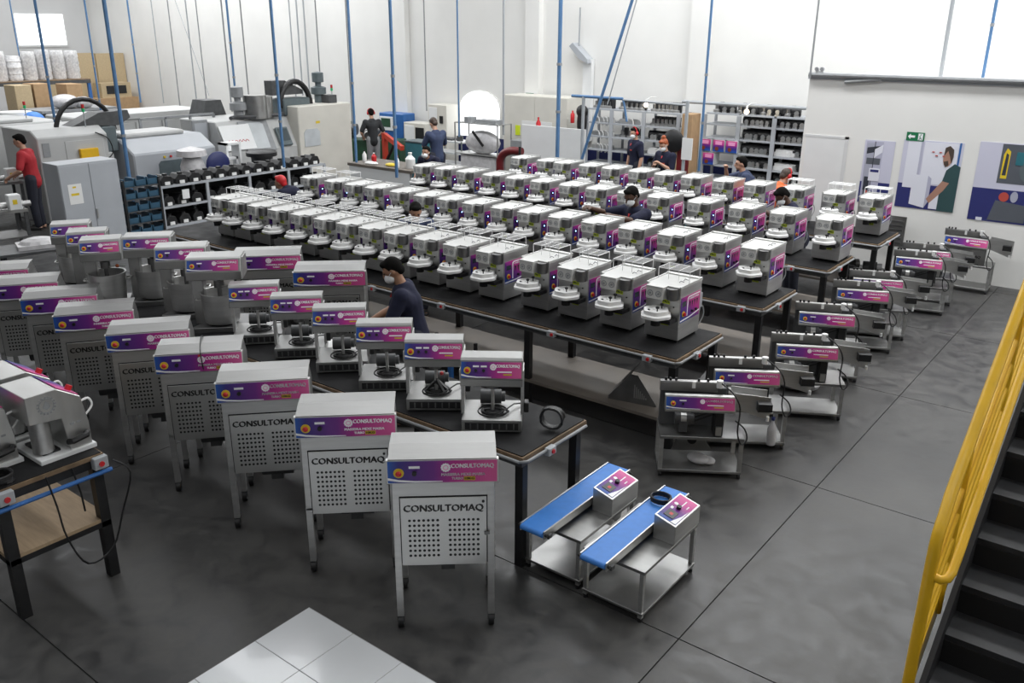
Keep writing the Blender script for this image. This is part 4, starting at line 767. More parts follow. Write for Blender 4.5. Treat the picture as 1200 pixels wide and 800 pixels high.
part('window', MB().prism([(.5, .95), (1.0, .95), (1.0, 1.3), (.92, 1.38), (.58, 1.38), (.5, 1.3)], 'xz', -.115, -.1).xf(Matrix.Translation((wm-.35, 0, 0))), 'glass', t); part('warning_label', MB().box(wm+.55, -.105, 1.5, wm+.68, -.1, 1.56), 'yellow_button', t)
def motor_stack(t, x, z, m): part('spindle_motor', MB().lathe([(.12, 0), (.12, .2), (.2, .22), (.2, .38), (.08, .42), (.08, .5), (.15, .52), (.15, .75), (.0005, .78)], 12, (x, .5, z)), m, t, smooth=True)
motor_stack(t, wm*.38, zt, 'mid_grey'); motor_stack(t, we*.86, 1.95, 'slate')
part('arched_guard', MB().tube([(wm+.35+.48*math.cos(a), .4, zt+.2+.62*math.sin(a)) for a in [PI*k/12 for k in range(13)]], .07, 8), 'black', t, smooth=True); part('guard_box', MB().box(wm-.1, .3, zt, wm+.75, .8, zt+.42), 'slate', t, .03); part('hood', MB().prism([(wm-.3, zt+.5), (wm-.3, zt+.85), (wm+.1, zt+.85), (wm+.65, zt+.6), (wm+.65, zt+.5)], 'xz', .45, .75), 'dark_grey', t)
part('pump', MB().cyl((wm*.58, .4, zt), (wm*.58, .4, zt+.55), .28, 16).cyl((wm*.72, .45, zt), (wm*.72, .45, zt+.5), .22, 12), 'steel_dull', t, smooth=True); part('hose', MB().tube([(wm*.2+.12*k, .3+.1*math.sin(k), zt+.06) for k in range(16)], .05, 6), 'dark_grey', t, smooth=True)
signal_lamp(t, we-.35, .2, 1.95); part('lamp_box', MB().box(we-.55, .1, 1.95, we-.28, .4, 2.15), 'dark_grey', t)
# grey monitor frames in front of the machining centre
t = thing('display_frame', (-18.6, 12.0, 0), Q, 'grey framed screen panel beside the whiteboard', 'panel'); part('frame', MB().box(-.2, 0, .9, .2, .06, 1.75), 'mid_grey', t, .01); part('sheet', MB().box(-.16, -.01, 1.0, .16, 0, 1.68), 'grey_paint', t); part('stand', MB().box(-.18, .0, 0, -.14, .06, .9).box(.14, 0, 0, .18, .06, .9), 'mid_grey', t)
t = thing('wrapped_chair', (-17.2, 11.9, 0), Q, 'white plastic wrapped frame stack beside the black stool', 'frame stack'); part('frames', MB().box(-.22, 0, 0, -.17, .3, 1.35).box(.12, 0, 0, .17, .3, 1.3).box(-.22, 0, 1.3, .17, .3, 1.35).box(-.05, -.1, .3, 0, 0, 1.05).box(-.4, -.1, 1.0, 0, .0, 1.05).box(-.4, -.1, .3, -.35, 0, 1.05), 'white_paint', t)
t = thing('wrapped_bundle', atx(226, 195, -16.9), 0, 'white plastic wrapped bundle standing behind the low rack', 'bundle'); t.location.z = 0; part('wrap', MB().lathe([(.25, 0), (.28, .4), (.24, .8), (.26, 1.0), (.18, 1.2), (.32, 1.22), (.30, 1.34), (.0005, 1.42)], 14), 'plastic_wrap', t, smooth=True)
t = thing('swivel_chair', (-16.7, 11.2, 0), Q, 'navy office chair with a dark bin behind the low rack', 'chair'); part('backrest', MB().sph((-.1, 0, 1.0), .3, .08, .28, 14, 8), 'navy', t, smooth=True); part('seat', MB().box(-.32, .0, .45, .2, .5, .53), 'navy', t, .03); part('pedestal', MB().cyl((-.06, .25, .05), (-.06, .25, .45), .03).cyl((-.06, .25, 0), (-.06, .25, .05), .28, 10), 'black', t)
t = thing('waste_bin', (-16.5, 12.1, 0), 0, 'black open bin with a wide lid behind the low rack', 'bin'); part('bin', MB().lathe([(.18, 0), (.24, 1.1), (.0005, 1.1)], 14), 'dark_grey', t, smooth=True); part('lid', MB().lathe([(.34, 1.1), (.34, 1.18), (.28, 1.22), (.0005, 1.24)], 14), 'black', t, smooth=True)
# tool bench
t = thing('tool_bench', (-14.2, 13.9, 0), .0, 'small bench with bottles and rags beyond the low rack', 'bench'); part('bench_top', MB().box(-1.0, -.45, .86, 1.0, .45, .92), 'brown_board', t); part('front_panel', MB().box(-.95, -.44, .4, .95, -.4, .86), 'white_paint', t)
for x in (-.93, .93):
    for y in (-.4, .4): part('leg', MB().box(x-.03, y-.03, 0, x+.03, y+.03, .86), 'mid_grey', t)
def bottle(loc, m, capm, h, r, lab):
    t = thing('bottle', loc, 0, lab, 'bottle'); part('body', MB().lathe([(r*.9, 0), (r, .02), (r, h*.6), (r*.35, h*.82), (r*.35, h*.9), (.0005, h*.9)], 12), m, t, smooth=True); part('cap', MB().lathe([(r*.4, h*.9), (r*.4, h), (.0005, h)], 10), capm, t)
bottle((-13.5, 13.75, .92), 'white_plastic', 'white_plastic', .34, .11, 'large white jug on the tool bench'); bottle((-13.75, 13.6, .92), 'white_plastic', 'red', .27, .05, 'white spray bottle with red head on the tool bench'); bottle((-15.0, 13.8, .92), 'paper', 'black', .26, .05, 'small white bottle with black cap on the tool bench'); bottle((-14.85, 13.95, .92), 'red', 'white_plastic', .2, .06, 'red tin at the far end of the tool bench')
for lab, x, y, m in (('yellow duster cloth lying on the tool bench', -14.05, 13.7, 'yellow_button'), ('white rag heap on the tool bench', -14.6, 13.6, 'paper')):
    tag(part('cleaning_rag', MB().sph((0, 0, .03), .16, .09, .045, 12, 6).sph((.08, .05, .025), .1, .07, .04, 10, 6).xf(Matrix.Translation((x, y, .915))), m, None, smooth=True), lab, 'rag')
# green lathe and men's area
t = thing('manual_lathe', (-19.0, 17.6, 0), Q*.3, 'dark green manual lathe behind the man in black', 'machine'); part('bed', MB().box(-1.1, -.3, 0, 1.1, .3, .8), 'dark_green', t, .02); part('headstock', MB().box(-1.1, -.35, .8, -.45, .35, 1.25), 'dark_green', t, .03); part('carriage', MB().box(0, -.4, .8, .4, .35, 1.05), 'dark_grey', t, .02); part('chuck', MB().cyl((-.45, 0, 1.05), (-.28, 0, 1.05), .16, 14), 'steel_dark', t, smooth=True); part('wheel', MB().ring((.2, -.43, .92), .12, .015, 'y', 16, 5), 'steel', t)
t = thing('cnc_cabinet', (aty(459, 160, 18.5).x, 18.5, 0), 0, 'blue and white control cabinet beside the green lathe', 'cabinet'); part('body', MB().box(-.5, 0, 0, .5, .5, 1.45), 'blue_paint', t, .02); part('panel', MB().box(-.45, -.03, .95, .1, 0, 1.35), 'white_paint', t, .01); part('screen', MB().box(-.38, -.035, 1.05, .0, -.03, 1.3), 'dark_green', t)
t = thing('engine_hoist', (aty(458, 170, 16.6).x, 16.6, 0), -.3, 'red hydraulic lifting arm in front of the teal box', 'hoist'); part('base', MB().box(-.4, -.3, 0, .5, -.22, .1).box(-.4, .22, 0, .5, .3, .1).box(-.4, -.3, 0, -.3, .3, .1), 'red_paint', t); part('mast', MB().box(-.40, -.06, .1, -.28, .06, 1.15), 'red_paint', t); part('arm', MB().bar((-.34, 0, 1.1), (.65, 0, .85), .1, .12), 'red_paint', t); part('ram', MB().cyl((-.3, 0, .4), (.2, 0, .92), .04), 'black', t)
t = thing('teal_box', (aty(492, 178, 17.15).x, 17.15, 0), 0, 'teal steel box machine beside the red hoist', 'machine'); part('body', MB().box(-.3, -.25, 0, .3, .25, .95), 'teal', t, .02); part('top_plate', MB().box(-.32, -.27, .95, .32, .27, .98), 'slate', t)
# cream test cabinets behind the navy man
for k, (x, y, w_, h_, lab) in enumerate(((aty(486, 165, 18.4).x, 18.4, .85, 1.25, 'cream test cabinet with open dark bay by the navy shirt man'), (aty(513, 165, 18.6).x, 18.6, .7, 1.78, 'tall pale electrical cabinet behind the navy shirt man'))):
    t = thing('test_cabinet', (x, y, 0), 0, lab, 'cabinet'); part('body', MB().box(-w_/2, 0, 0, w_/2, .5, h_), 'cream_paint', t, .01); part('door', MB().box(-w_/2+.04, -.015, .1, 0, 0, h_-.08), 'white_paint', t, .005); part('bay', MB().box(.04, -.006, .3, w_/2-.05, 0, h_-.12), 'black', t) if k == 0 else part('meter', MB().box(.1, -.02, h_-.5, .22, 0, h_-.3), 'black', t)
# wire trolley with wrapped goods
x0, z0, x1, z1 = ry_((534, 195), (583, 147), 17.2)
t = thing('wire_trolley', ((x0+x1)/2, 17.2, 0), 0, 'chrome wire trolley with film wrapped goods', 'trolley'); hw = (x1-x0)/2
for x in (-hw, hw):
    for y in (0, .55): part('post', MB().cyl((x, y, .0), (x, y, z1), .018, 8), 'steel_top', t)
for z in (.25, .75, z1-.02): part('tray', MB().box(-hw, 0, z, hw, .55, z+.02), 'steel_top', t)
part('wrapped_load', MB().sph((0, .27, 1.05), hw*.8, .24, .30, 14, 8).box(-hw*.8, .05, .28, hw*.8, .5, .72), 'plastic_wrap', t, smooth=True); part('tray_items', MB().cyl((-hw*.5, .2, z1), (-hw*.5, .2, z1+.13), .16, 12).box(-hw*.1, .1, z1, hw*.8, .4, z1+.09), 'mid_grey', t); part('hanging_bar', MB().bar((-.1, -.02, 1.35), (.25, -.02, 1.0), .03, .06), 'black', t)
x0, z0, x1, z1 = ry_((512, 190), (536, 165), 17.8); t = thing('tray_cart', ((x0+x1)/2, 17.8, 0), 0, 'low white cart with trays in front of the navy skirting', 'cart'); part('frame', MB().box(-.55, 0, .3, .55, .5, .34).box(-.55, 0, .6, .55, .5, .64).box(-.55, 0, .9, .55, .5, .94), 'white_paint', t)
for x in (-.53, .5): part('post', MB().box(x, 0, 0, x+.03, .03, .95).box(x, .47, 0, x+.03, .5, .95), 'steel_top', t)
part('contents', MB().cyl((.3, .2, .94), (.3, .2, 1.08), .09, 10).box(-.4, .1, .94, .1, .4, .99), 'dark_grey', t)
# navy dado band on the back wall
x0 = aty(510, 170, YB).x; structure('baseboard_back', MB().box(-17, YB-.012, 0, XP, YB, .92), 'navy', 'navy painted band along the foot of the back wall')
# slate machine, red duct, cream cabinet, white board
x0, z0, x1, z1 = ry_((597, 195), (638, 156), 17.3); t = thing('slate_machine', ((x0+x1)/2, 17.3, 0), 0, 'slate grey compressor cabinet with a red bottle on top', 'machine'); hw = (x1-x0)/2
part('body', MB().box(-hw*.3, 0, 0, hw, .7, z1), 'slate', t, .01); part('low_body', MB().box(-hw*1.1, .1, 0, -hw*.3, .6, z1-.25), 'mid_grey', t, .01); part('blue_badge', MB().box(-hw*.1, -.01, z1-.16, hw*.2, 0, z1-.08), 'blue_belt', t); part('hoses', MB().tube([(-.1, -.05, .6), (.1, -.1, .9), (.2, -.05, .5), (.3, -.1, .8)], .025, 6), 'grey_pole', t, smooth=True)
bottle(((x0+x1)/2+.2, 17.5, z1), 'red', 'red', .34, .06, 'red bottle standing on the slate cabinet')
a = aty(586, 196, 15.6); tag(part('duct_elbow', MB().tube([(a.x, 15.6, 0), (a.x, 15.6, .95)]+[(a.x+.4-.4*math.cos(k*PI/12), 15.6, .95+.28*math.sin(k*PI/12)) for k in range(1, 7)]+[(a.x+.62, 15.6, 1.23)], .09, 12), 'maroon', None, smooth=True), 'dark red pipe elbow rising behind the machine rows', 'pipe')
tag(part('stand_pole', MB().cyl((a.x+.64, 15.5, 0), (a.x+.64, 15.5, 1.35), .03, 8), 'black'), 'short black pole beside the dark red elbow', 'pole')
x0, z0, x1, z1 = ry_((590, 190), (665, 115), 18.3); t = thing('tall_cabinet', ((x0+x1)/2, 18.3, 0), 0, 'tall cream two door cabinet beside the shelving', 'cabinet'); hw = (x1-x0)/2
part('body', MB().box(-hw, .012, 0, hw, .7, z1), 'cream_paint', t, .008)
for s in (-1, 1): d = part('door', MB().box(min(s*.006, s*(hw-.01)), 0, .05, max(s*.006, s*(hw-.01)), .012, z1-.02), 'cream_paint', t, .003); part('handle', MB().box(s*.05-.015, -.02, 1.2, s*.05+.015, 0, 1.3), 'mid_grey', d) if s > 0 else None
part('pinned_sheet', MB().box(-hw*.4, -.006, .9, hw*.55, -.001, z1*.72), 'paper', t); part('yellow_tag', MB().box(-hw*.6, -.012, 1.2, -hw*.45, -.001, 1.45), 'lime', t)
x0, z0, x1, z1 = ry_((611, 192), (686, 152), 16.2); t = thing('leaning_board', ((x0+x1)/2, 16.2, 0), 0, 'large plain white board standing in front of the cream cabinet', 'board'); hw = (x1-x0)/2
part('board', MB().box(-hw, 0, .2, hw, .03, z1), 'white_paint', t, .004); part('foot', MB().box(-hw, -.15, 0, -hw+.05, .2, .2).box(hw-.05, -.15, 0, hw, .2, .2), 'chipboard', t)
tag(part('coat_bag', MB().sph((0, 0, -.1), .13, .10, .36, 12, 10).sph((0, 0, .15), .16, .11, .16, 12, 8).xf(Matrix.Translation(aty(682, 138, 18.2))), 'black', None, smooth=True), 'black jacket hanging beside the shelving', 'jacket')
tag(part('fire_extinguisher', MB().lathe([(.045, -.16), (.05, -.15), (.05, .05), (.02, .09), (.02, .13), (.0005, .13)], 12, aty(671, 136, 18.1)), 'red', None, smooth=True), 'red fire extinguisher beside the cream cabinet', 'extinguisher')
# pipe gantry in front of the left shelving
Yg = 15.9; g = thing('pipe_gantry', (0, Yg, 0), 0, 'grey pipe gantry with a blue cross pipe', 'gantry'); pL = aty(684, 113, Yg); pR = aty(806, 118, Yg); pc = aty(730, 113, Yg)
part('post', MB().cyl((pL.x, 0, 0), (pL.x, 0, pL.z), .035, 8), 'grey_pole', g); part('post', MB().cyl((pR.x, 0, 0), (pR.x, 0, pR.z), .035, 8), 'grey_pole', g); part('cross_pipe', MB().cyl((pL.x-.3, 0, pL.z), (pc.x, 0, pL.z), .03, 8), 'blue_pole', g); part('cross_pipe', MB().cyl((pc.x, 0, pL.z-.02), (pR.x, 0, pL.z-.05), .022, 8), 'grey_pole', g); part('drop_tube', MB().tube([(pc.x, 0, pL.z), (pc.x+.05, 0, pL.z-.15), (pc.x+.12, 0, pL.z-.45)], .022, 8), 'blue_pole', g)
# ---- shelving
def shelving(nm, xs_, Y, zt_, zs, label, boards=None):
    t = thing(nm, (0, Y, 0), 0, label, 'shelf')
    for x in xs_: part('upright', MB().box(x-.045, -.02, 0, x+.045, .02, zt_), 'grey_paint', t); part('upright', MB().box(x-.03, .55, 0, x+.03, .58, zt_), 'grey_paint', t)
    for k in range(len(xs_)-1):
        for z in zs: part('shelf_board', MB().box(xs_[k]+.03, 0, z-.035, xs_[k+1]-.03, .56, z), 'grey_paint', t)
    return t
YS = 18.3
lx = [aty(p, 130, YS).x for p in (688, 717, 755, 796)]
ztl = aty(717, 128, YS).z
LZ = [ztl*f for f in (.16, .36, .52, .68, .84, 1.0)]
shelving('storage_shelving', lx, YS, ztl, LZ, 'grey open shelving full of steel castings behind the standing man')
rxs = [aty(p, 140, YS).x for p in (826, 866, 908, 946)]
ztr = aty(880, 137, YS).z; RZ = [ztr*f for f in (.06, .2, .34, .48, .62, .76, .9, 1.0)]
RZ = [ztr*f for f in (.05, .18, .325, .47, .615, .76, .905, 1.02)]
shelving('storage_shelving', rxs, YS, ztr, RZ, 'grey open shelving of black motors and pink boxes by the partition')
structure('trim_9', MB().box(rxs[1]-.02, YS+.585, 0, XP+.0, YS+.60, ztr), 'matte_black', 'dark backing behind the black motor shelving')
def casting(kind):
    t = thing('steel_casting' if kind < 2 else 'motor_unit', (0, 0, 0), 0, 'x', 'machine part')
    if kind == 0: part('body', MB().lathe([(.10, 0), (.10, .05), (.06, .07), (.06, .16), (.0005, .17)], 12), 'steel_dull', t, smooth=True); part('bracket', MB().box(.04, -.04, 0, .12, .06, .22), 'black', t)
    elif kind == 1: part('body', MB().box(-.1, -.08, 0, .1, .1, .10), 'steel', t, .01); part('hook_ring', MB().tube([(.06+.09*math.cos(a), -.1, .02+.10*math.sin(a)) for a in [-1.2+.35*k for k in range(9)]], .016, 6), 'white_plastic', t, smooth=True)
    elif kind == 2: part('body', MB().cyl((-.11, 0, .11), (.08, 0, .11), .10, 12).box(-.08, -.08, 0, .06, .08, .06), 'black', t, smooth=True); part('flange', MB().lathe([(.05, 0), (.05, .03), (.0005, .03)], 10).xf(Matrix.Translation((0, -.10, .08)) @ Matrix.Rotation(Q, 4, 'X')), 'steel_top', t, smooth=True); part('foot', MB().box(-.05, -.14, 0, .05, -.08, .04), 'steel_top', t)
    else: part('carton', MB().box(-.13, -.12, 0, .13, .12, .09), 'paper', t, .005); part('carton_lid', MB().box(-.11, -.10, .09, .12, .10, .15), 'paper', t, .005)
    return t
CP = [casting(k) for k in range(4)]; used = [False]*4
def stock(kind, x, y, z, lab, grp):
    o = copy_tree(CP[kind]) if used[kind] else CP[kind]; used[kind] = True; place(o, (x, y, z), random.uniform(-.3, .3), lab, grp)
plan = [(5, (5, 5, 6), (0, 0, 0)), (4, (4, 3, 6), (1, 1, 0)), (3, (4, 3, 5), (1, 0, 2)), (2, (4, 1, 3), (1, 0, 3)), (1, (0, 0, 4), (0, 0, 2))]
for zi, ns, ks in plan:
    for bnum in range(3):
        n = ns[bnum]
        for k in range(n):
            x = lx[bnum]+.12+(lx[bnum+1]-lx[bnum]-.24)*(k+.5)/n
            stock(ks[bnum], x, YS+.2, LZ[zi], ('dull steel casting', 'steel casting with white hook ring', 'black motor among castings', 'white carton among castings')[ks[bnum]]+', %s in the %s, %s shelf up' % (NW[k], ('jacket side bay', 'middle bay', 'carton side bay')[bnum], NW[zi]), 'castings on the left shelving')
for zi in range(1, 7):
    for bnum in (1, 2):
        for k in range(5 if bnum == 1 else 4):
            kd = 3 if (bnum == 2 and zi in (3, 4) and k < 3) else 2
            x = rxs[bnum]+.1+(rxs[bnum+1]-rxs[bnum]-.2)*(k+.5)/(5 if bnum == 1 else 4)
            stock(kd, x, YS+.2, RZ[zi], ('white carton' if kd == 3 else 'black motor unit')+' on %s shelf up, %s in the %s' % (NW[zi], NW[k], 'middle motor bay' if bnum == 1 else 'motor bay at the partition'), 'motors on the right shelving')
for k in range(11): stock(2 if k % 3 else 0, rxs[0]+.2+(rxs[3]-rxs[0]-.5)*k/10, YS+.2, RZ[7], 'small part on top of the motor shelving, %s from the blue pipe' % NW[k], 'parts on top of the right shelving')
for k, (fx, zi) in enumerate(((.1, 4), (.5, 4), (.88, 4), (.22, 3))):
    x = rxs[0]+(rxs[1]-rxs[0])*fx; b = thing('product_box', (x, YS-.05, RZ[zi]), 0, ('pink and blue product box at the outer end of the upper shelf', 'pink and blue product box mid upper shelf', 'pink and blue product box beside the shelf upright', 'pink and blue product box alone on the lower shelf')[k], 'box', 'product boxes on the shelving'); hb = (RZ[5]-RZ[4])*.85
    part('carton', MB().box(-.13, .003, 0, .13, .3, hb), 'white_paint', b); part('front_print', MB().box(-.13, 0, 0, .13, .003, hb), 'box_print', b); part('print_spot', MB().cyl((-.04, -.004, hb*.25), (-.04, 0, hb*.25), .045, 12), 'copper', b); part('print_line', MB().box(-.08, -.003, hb*.6, .08, 0, hb*.9), 'text_pink', b)
for px_, lab in (((757, 123), 'bare lit bulb above the casting shelving'), ((875, 131), 'bare lit bulb above the motor shelving')):
    p = aty(*px_, 17.9); b = thing('light_bulb', p, 0, lab, 'lamp'); part('glass', MB().sph((0, 0, 0), .05), 'lamp_warm', b, smooth=True); part('socket', MB().cyl((0, 0, .05), (0, 0, .12), .025, 8).tube([(0, 0, .12), (0, .2, .16), (0, .5, .14)], .008, 5), 'white_plastic', b)
for a_, b_, Y, m, lab, nm in (((797, 172), (812, 134), 17.9, 'cardboard', 'tall cardboard carton at the end of the casting shelving', 'carton'), ((783, 188), (801, 172), 17.6, 'maroon', 'brown red carton behind the red haired worker', 'carton')):
    x0, z0, x1, z1 = ry_(a_, b_, Y); c = thing(nm, ((x0+x1)/2, Y, 0), 0, lab, 'carton'); part('box', MB().box((x0-x1)/2, 0, 0, (x1-x0)/2, .4, z1), m, c, .01); part('tape', MB().box(-.03, -.002, 0, .03, 0, z1), 'chipboard', c)
p = aty(789, 165, 17.5); tag(part('round_pan', MB().lathe([(.22, -.08), (.25, .0), (.22, .03), (.0005, .05)], 20).xf(Matrix.Translation(p) @ Matrix.Rotation(Q, 4, 'X')), 'black', None, smooth=True), 'big black round pan beside the cardboard carton', 'pan')
x0, z0, x1, z1 = ry_((800, 200), (822, 190), 15.4); t = thing('tool_cart', (-8.05, 15.4, 0), 0, 'small teal tool cart beside the white box stand', 'cart'); part('body', MB().box(-.35, 0, .08, .35, .45, .95), 'teal', t, .01); part('tools', MB().box(-.25, .1, .95, .2, .3, 1.02), 'dark_grey', t)
for x in (-.28, .28): part('wheel', MB().cyl((x-.02, .2, .05), (x+.02, .2, .05), .05, 10), 'black', t)
a = aty(806, 187, Yg); part('paper_pad', MB().box(a.x-.12, -.06, a.z, a.x+.10, -.036, a.z+.42), 'paper', g)
# ---- far left store
xf_ = -31
y0, z0, y1, z1 = rx_((0, 97), (100, 58), xf_)
t = thing('pallet_rack', (xf_, 0, 0), 0, 'dark pallet rack carrying foil wrapped goods', 'rack'); yl = y0-1.5
part('beam', MB().box(-.05, yl, z0-.12, .05, y1, z0-.01), 'dark_grey', t); part('beam', MB().box(-1.1, yl, z0-.12, -1.0, y1, z0-.01), 'dark_grey', t); part('deck', MB().box(-1.1, yl, z0-.01, .05, y1, z0+.02), 'wood_edge', t)
for y in (yl+.05, (yl+y1)/2, y1-.05): part('upright', MB().box(-.08, y-.05, 0, .02, y+.05, z0-.12), 'blue_paint', t); part('upright', MB().box(-1.1, y-.05, 0, -1.0, y+.05, z0-.12), 'blue_paint', t)
n = 9
for k in range(n):
    y = yl+.3+(y1-yl-.6)*k/(n-1); h = (z1-z0)*random.uniform(.78, 1.0); s = (y1-yl)/n*.46
    o = part('foil_stack', MB().lathe([(s*.9, 0), (s, .05), (s*.95, h*.25), (s*1.03, h*.28), (s*.97, h*.5), (s*1.04, h*.53), (s*.95, h*.75), (s*1.02, h*.78), (s*.9, h), (.0005, h)], 14, (xf_-.5, y, z0+.02)), 'foil', None, smooth=True); tag(o, 'silver wrapped stack on the pallet rack, %s from the chipboard panels' % NW[n-1-k], 'stack', 'wrapped stacks on the pallet rack')
y0, z0, y1, z1 = rx_((60, 121), (165, 61), -34.5); 
tag(part('chipboard_stack', MB().box(-34.7, y0, 0, -34.5, y0+(y1-y0)*.5, z1).box(-34.6, y0+(y1-y0)*.5+.02, 0, -34.45, min(y1, YB-.05), z1-.02), 'chipboard'), 'tall tan chipboard panels leaning at the end wall', 'panel')
t = thing('furnace_box', (-33.5, YB-1.0, 0), Q, 'tan crate with a dark slot before the chipboard panels', 'crate'); part('body', MB().box(-.9, 0, 0, .8, .8, 1.2), 'cardboard', t); part('top_board', MB().box(-.6, .1, 1.2, .6, .7, 1.75), 'chipboard', t); part('slot', MB().box(-.4, .08, 1.35, .4, .1, 1.65), 'black', t)
t = thing('storage_drum', (-26.9, atx(14, 115, -26.9).y, 0), 0, 'white ribbed drum with a blue ball below the pallet rack', 'drum'); part('drum', MB().lathe([(.5, 0), (.5, .9), (.55, .95), (.5, 1.0), (.45, 1.5), (.0005, 1.52)], 16), 'white_paint', t, smooth=True); part('blue_ball', MB().sph((.55, .25, 1.2), .32), 'blue_belt', t, smooth=True)
for k, (px_, m, lab) in enumerate((((28, 110), 'chipboard', 'tan spool crate below the pallet rack'), ((50, 108), 'cardboard', 'cardboard crate below the pallet rack'), ((88, 108), 'cardboard', 'long brown crate in front of the chipboard'))):
    p = atx(*px_, -28.5); t = thing('crate', (-28.5, p.y, 0), Q, lab, 'crate'); part('body', MB().box(-.25, 0, 0, .25, .7, p.z+.25), m, t, .01); part('band', MB().box(-.25, -.005, p.z*.5, .25, 0, p.z*.5+.06), 'dark_grey', t)
p = atx(75, 113, -27.5); tag(part('wrapped_sack', MB().sph((0, 0, .2), .45, .4, .22, 14, 8).sph((.2, .45, .16), .3, .3, .18, 12, 8).xf(Matrix.Translation((-27.5, p.y, p.z-.35))), 'plastic_wrap', None, smooth=True), 'crumpled white plastic sacks beside the crates', 'sack')
t = thing('sack_table', (-27.6, p.y+.15, 0), Q, 'plain grey platform under the plastic sacks', 'platform'); part('top', MB().box(-1.1, -.6, p.z-.42, 1.2, .8, p.z-.35), 'mid_grey', t); part('base', MB().box(-1.0, -.5, 0, 1.1, .7, p.z-.42), 'dark_grey', t)
# white lathe at the left edge
y0, z0, y1, z1 = rx_((-30, 215), (42, 143), -21); t = thing('lathe_machine', (-21, y0, 0), Q, 'white enclosed lathe at the hall end behind the red shirt worker', 'machine'); part('body', MB().box(0, 0, 0, y1-y0+.6, 1.8, z1), 'machine_white', t, .03); part('lid', MB().box(.1, .1, z1, y1-y0, 1.4, z1+.08), 'machine_white', t, .02); signal_lamp(t, y1-y0-.1, .2, z1)
# cluttered steel carts at the left edge
for k, (px_, z, lab) in enumerate((((12, 205), .9, 'cluttered steel cart with long bars by the left lathe'), ((15, 245), .8, 'cluttered steel cart with white switch box near the kneaders'))):
    p = at(*px_, z); t = thing('steel_cart', (p.x+(.5 if k == 0 else -.3), p.y-(.8 if k == 0 else .45), 0), Q*.9, lab, 'cart'); part('top', MB().box(-.7, -.35, z-.05, .7, .35, z), 'steel_dull', t); part('lower_tray', MB().box(-.7, -.35, .3, .7, .35, .33), 'steel_dark', t); part('bars', MB().cyl((-.8, -.2, z+.06), (.8, -.15, z+.06), .05, 10).cyl((-.7, .05, z+.04), (.75, .1, z+.04), .04, 10), 'steel', t, smooth=True)
    for x in (-.66, .66):
        for y in (-.31, .31): part('leg', MB().box(x-.025, y-.025, 0, x+.025, y+.025, z-.05), 'dark_grey', t)
    part('switch_box', MB().box(.42, -.36, z+.0, .62, -.16, z+.26), 'white_paint', t, .01); part('mark', MB().box(.48, -.366, z+.10, .55, -.36, z+.18), 'yellow_button', t); part('scrap', MB().sph((-.3, .1, z+.06), .25, .18, .1, 10, 6), 'foil' if k else 'black', t, smooth=True)
t = thing('parts_table', (at(50, 285, .7).x, at(50, 285, .7).y, 0), Q*.8, 'low dark table with film wrapped parts before the grey cabinet', 'table'); part('top', MB().box(-.6, -.35, .62, .5, .35, .66), 'dark_grey', t); part('wrapped_parts', MB().box(-.35, -.2, .66, .2, .2, .72).sph((-.05, 0, .72), .28, .2, .09, 12, 6), 'plastic_wrap', t)
for x in (-.55, .45):
    for y in (-.3, .3): part('leg', MB().box(x-.025, y-.025, 0, x+.025, y+.025, .62), 'black', t)
part('red_box', MB().box(.05, -.34, .2, .45, -.1, .55), 'maroon', t)

# small things on the cart shelves
q = at(818, 541, .075); tag(part('plastic_bag', MB().sph((0, 0, .04), .11, .08, .045, 12, 8).sph((.08, .03, .03), .07, .06, .035, 10, 6).xf(Matrix.Translation((q.x, q.y, .075))), 'plastic_wrap', None, smooth=True), 'crumpled clear plastic bag on the lowest shelf of the first cart', 'bag')
q = at(908, 524, .075); bottle((q.x-.06, q.y+.04, .075), 'plastic_wrap', 'navy', .28, .045, 'clear spray bottle with dark cap on the second cart shelf')
# ------------------------------------------------------------------ people
for n_, c_ in (('skin_light', (.52, .30, .21)), ('skin_tan', (.34, .18, .11)), ('skin_dark', (.085, .042, .026))): mat(n_, c_, .5, noise=.05)
mat('hair_black', (.006, .0055, .005), .8, bump=.3, bscale=90, spec=.1); mat('hair_brown', (.05, .03, .02), .5, bump=.6, bscale=90); mat('hair_red', (.33, .07, .015), .5, bump=.6, bscale=90)
mat('shirt_navy', (.008, .010, .032), .9, noise=.15, bump=.2, bscale=14); mat('shirt_black', (.02, .022, .025), .75, noise=.15, bump=.2, bscale=14); mat('shirt_blue', (.03, .045, .10), .75, noise=.12, bump=.2, bscale=14); mat('shirt_red', (.42, .02, .03), .75, noise=.1); mat('trouser_dark', (.02, .022, .035), .8, noise=.15); mat('trouser_grey', (.28, .29, .30), .8, noise=.12); mat('mask_cloth', (.78, .79, .8), .7); mat('sole', (.02, .02, .02), .6)
def limb(m, pts, rs, n=10):
    m.tube(pts, rs, n)
    for p, r in zip(pts, rs): m.sph(p, r*.995, None, None, n, 6)
def remesh(mb, name, vox, m, parent, smooth_it=4):
    me = mb.mesh(name); o = bpy.data.objects.new('tmp', me); COL.objects.link(o)
    r = o.modifiers.new('r', 'REMESH'); r.mode = 'VOXEL'; r.voxel_size = vox; s = o.modifiers.new('s', 'SMOOTH'); s.iterations = smooth_it; s.factor = .5
    dg = bpy.context.evaluated_depsgraph_get(); me2 = bpy.data.meshes.new_from_object(o.evaluated_get(dg)); bpy.data.objects.remove(o)
    for p in me2.polygons: p.use_smooth = True
    me2.materials.clear(); me2.materials.append(MATS[m]); me2.name = name
    o2 = bpy.data.objects.new(name, me2); COL.objects.link(o2); o2.parent = parent; return o2
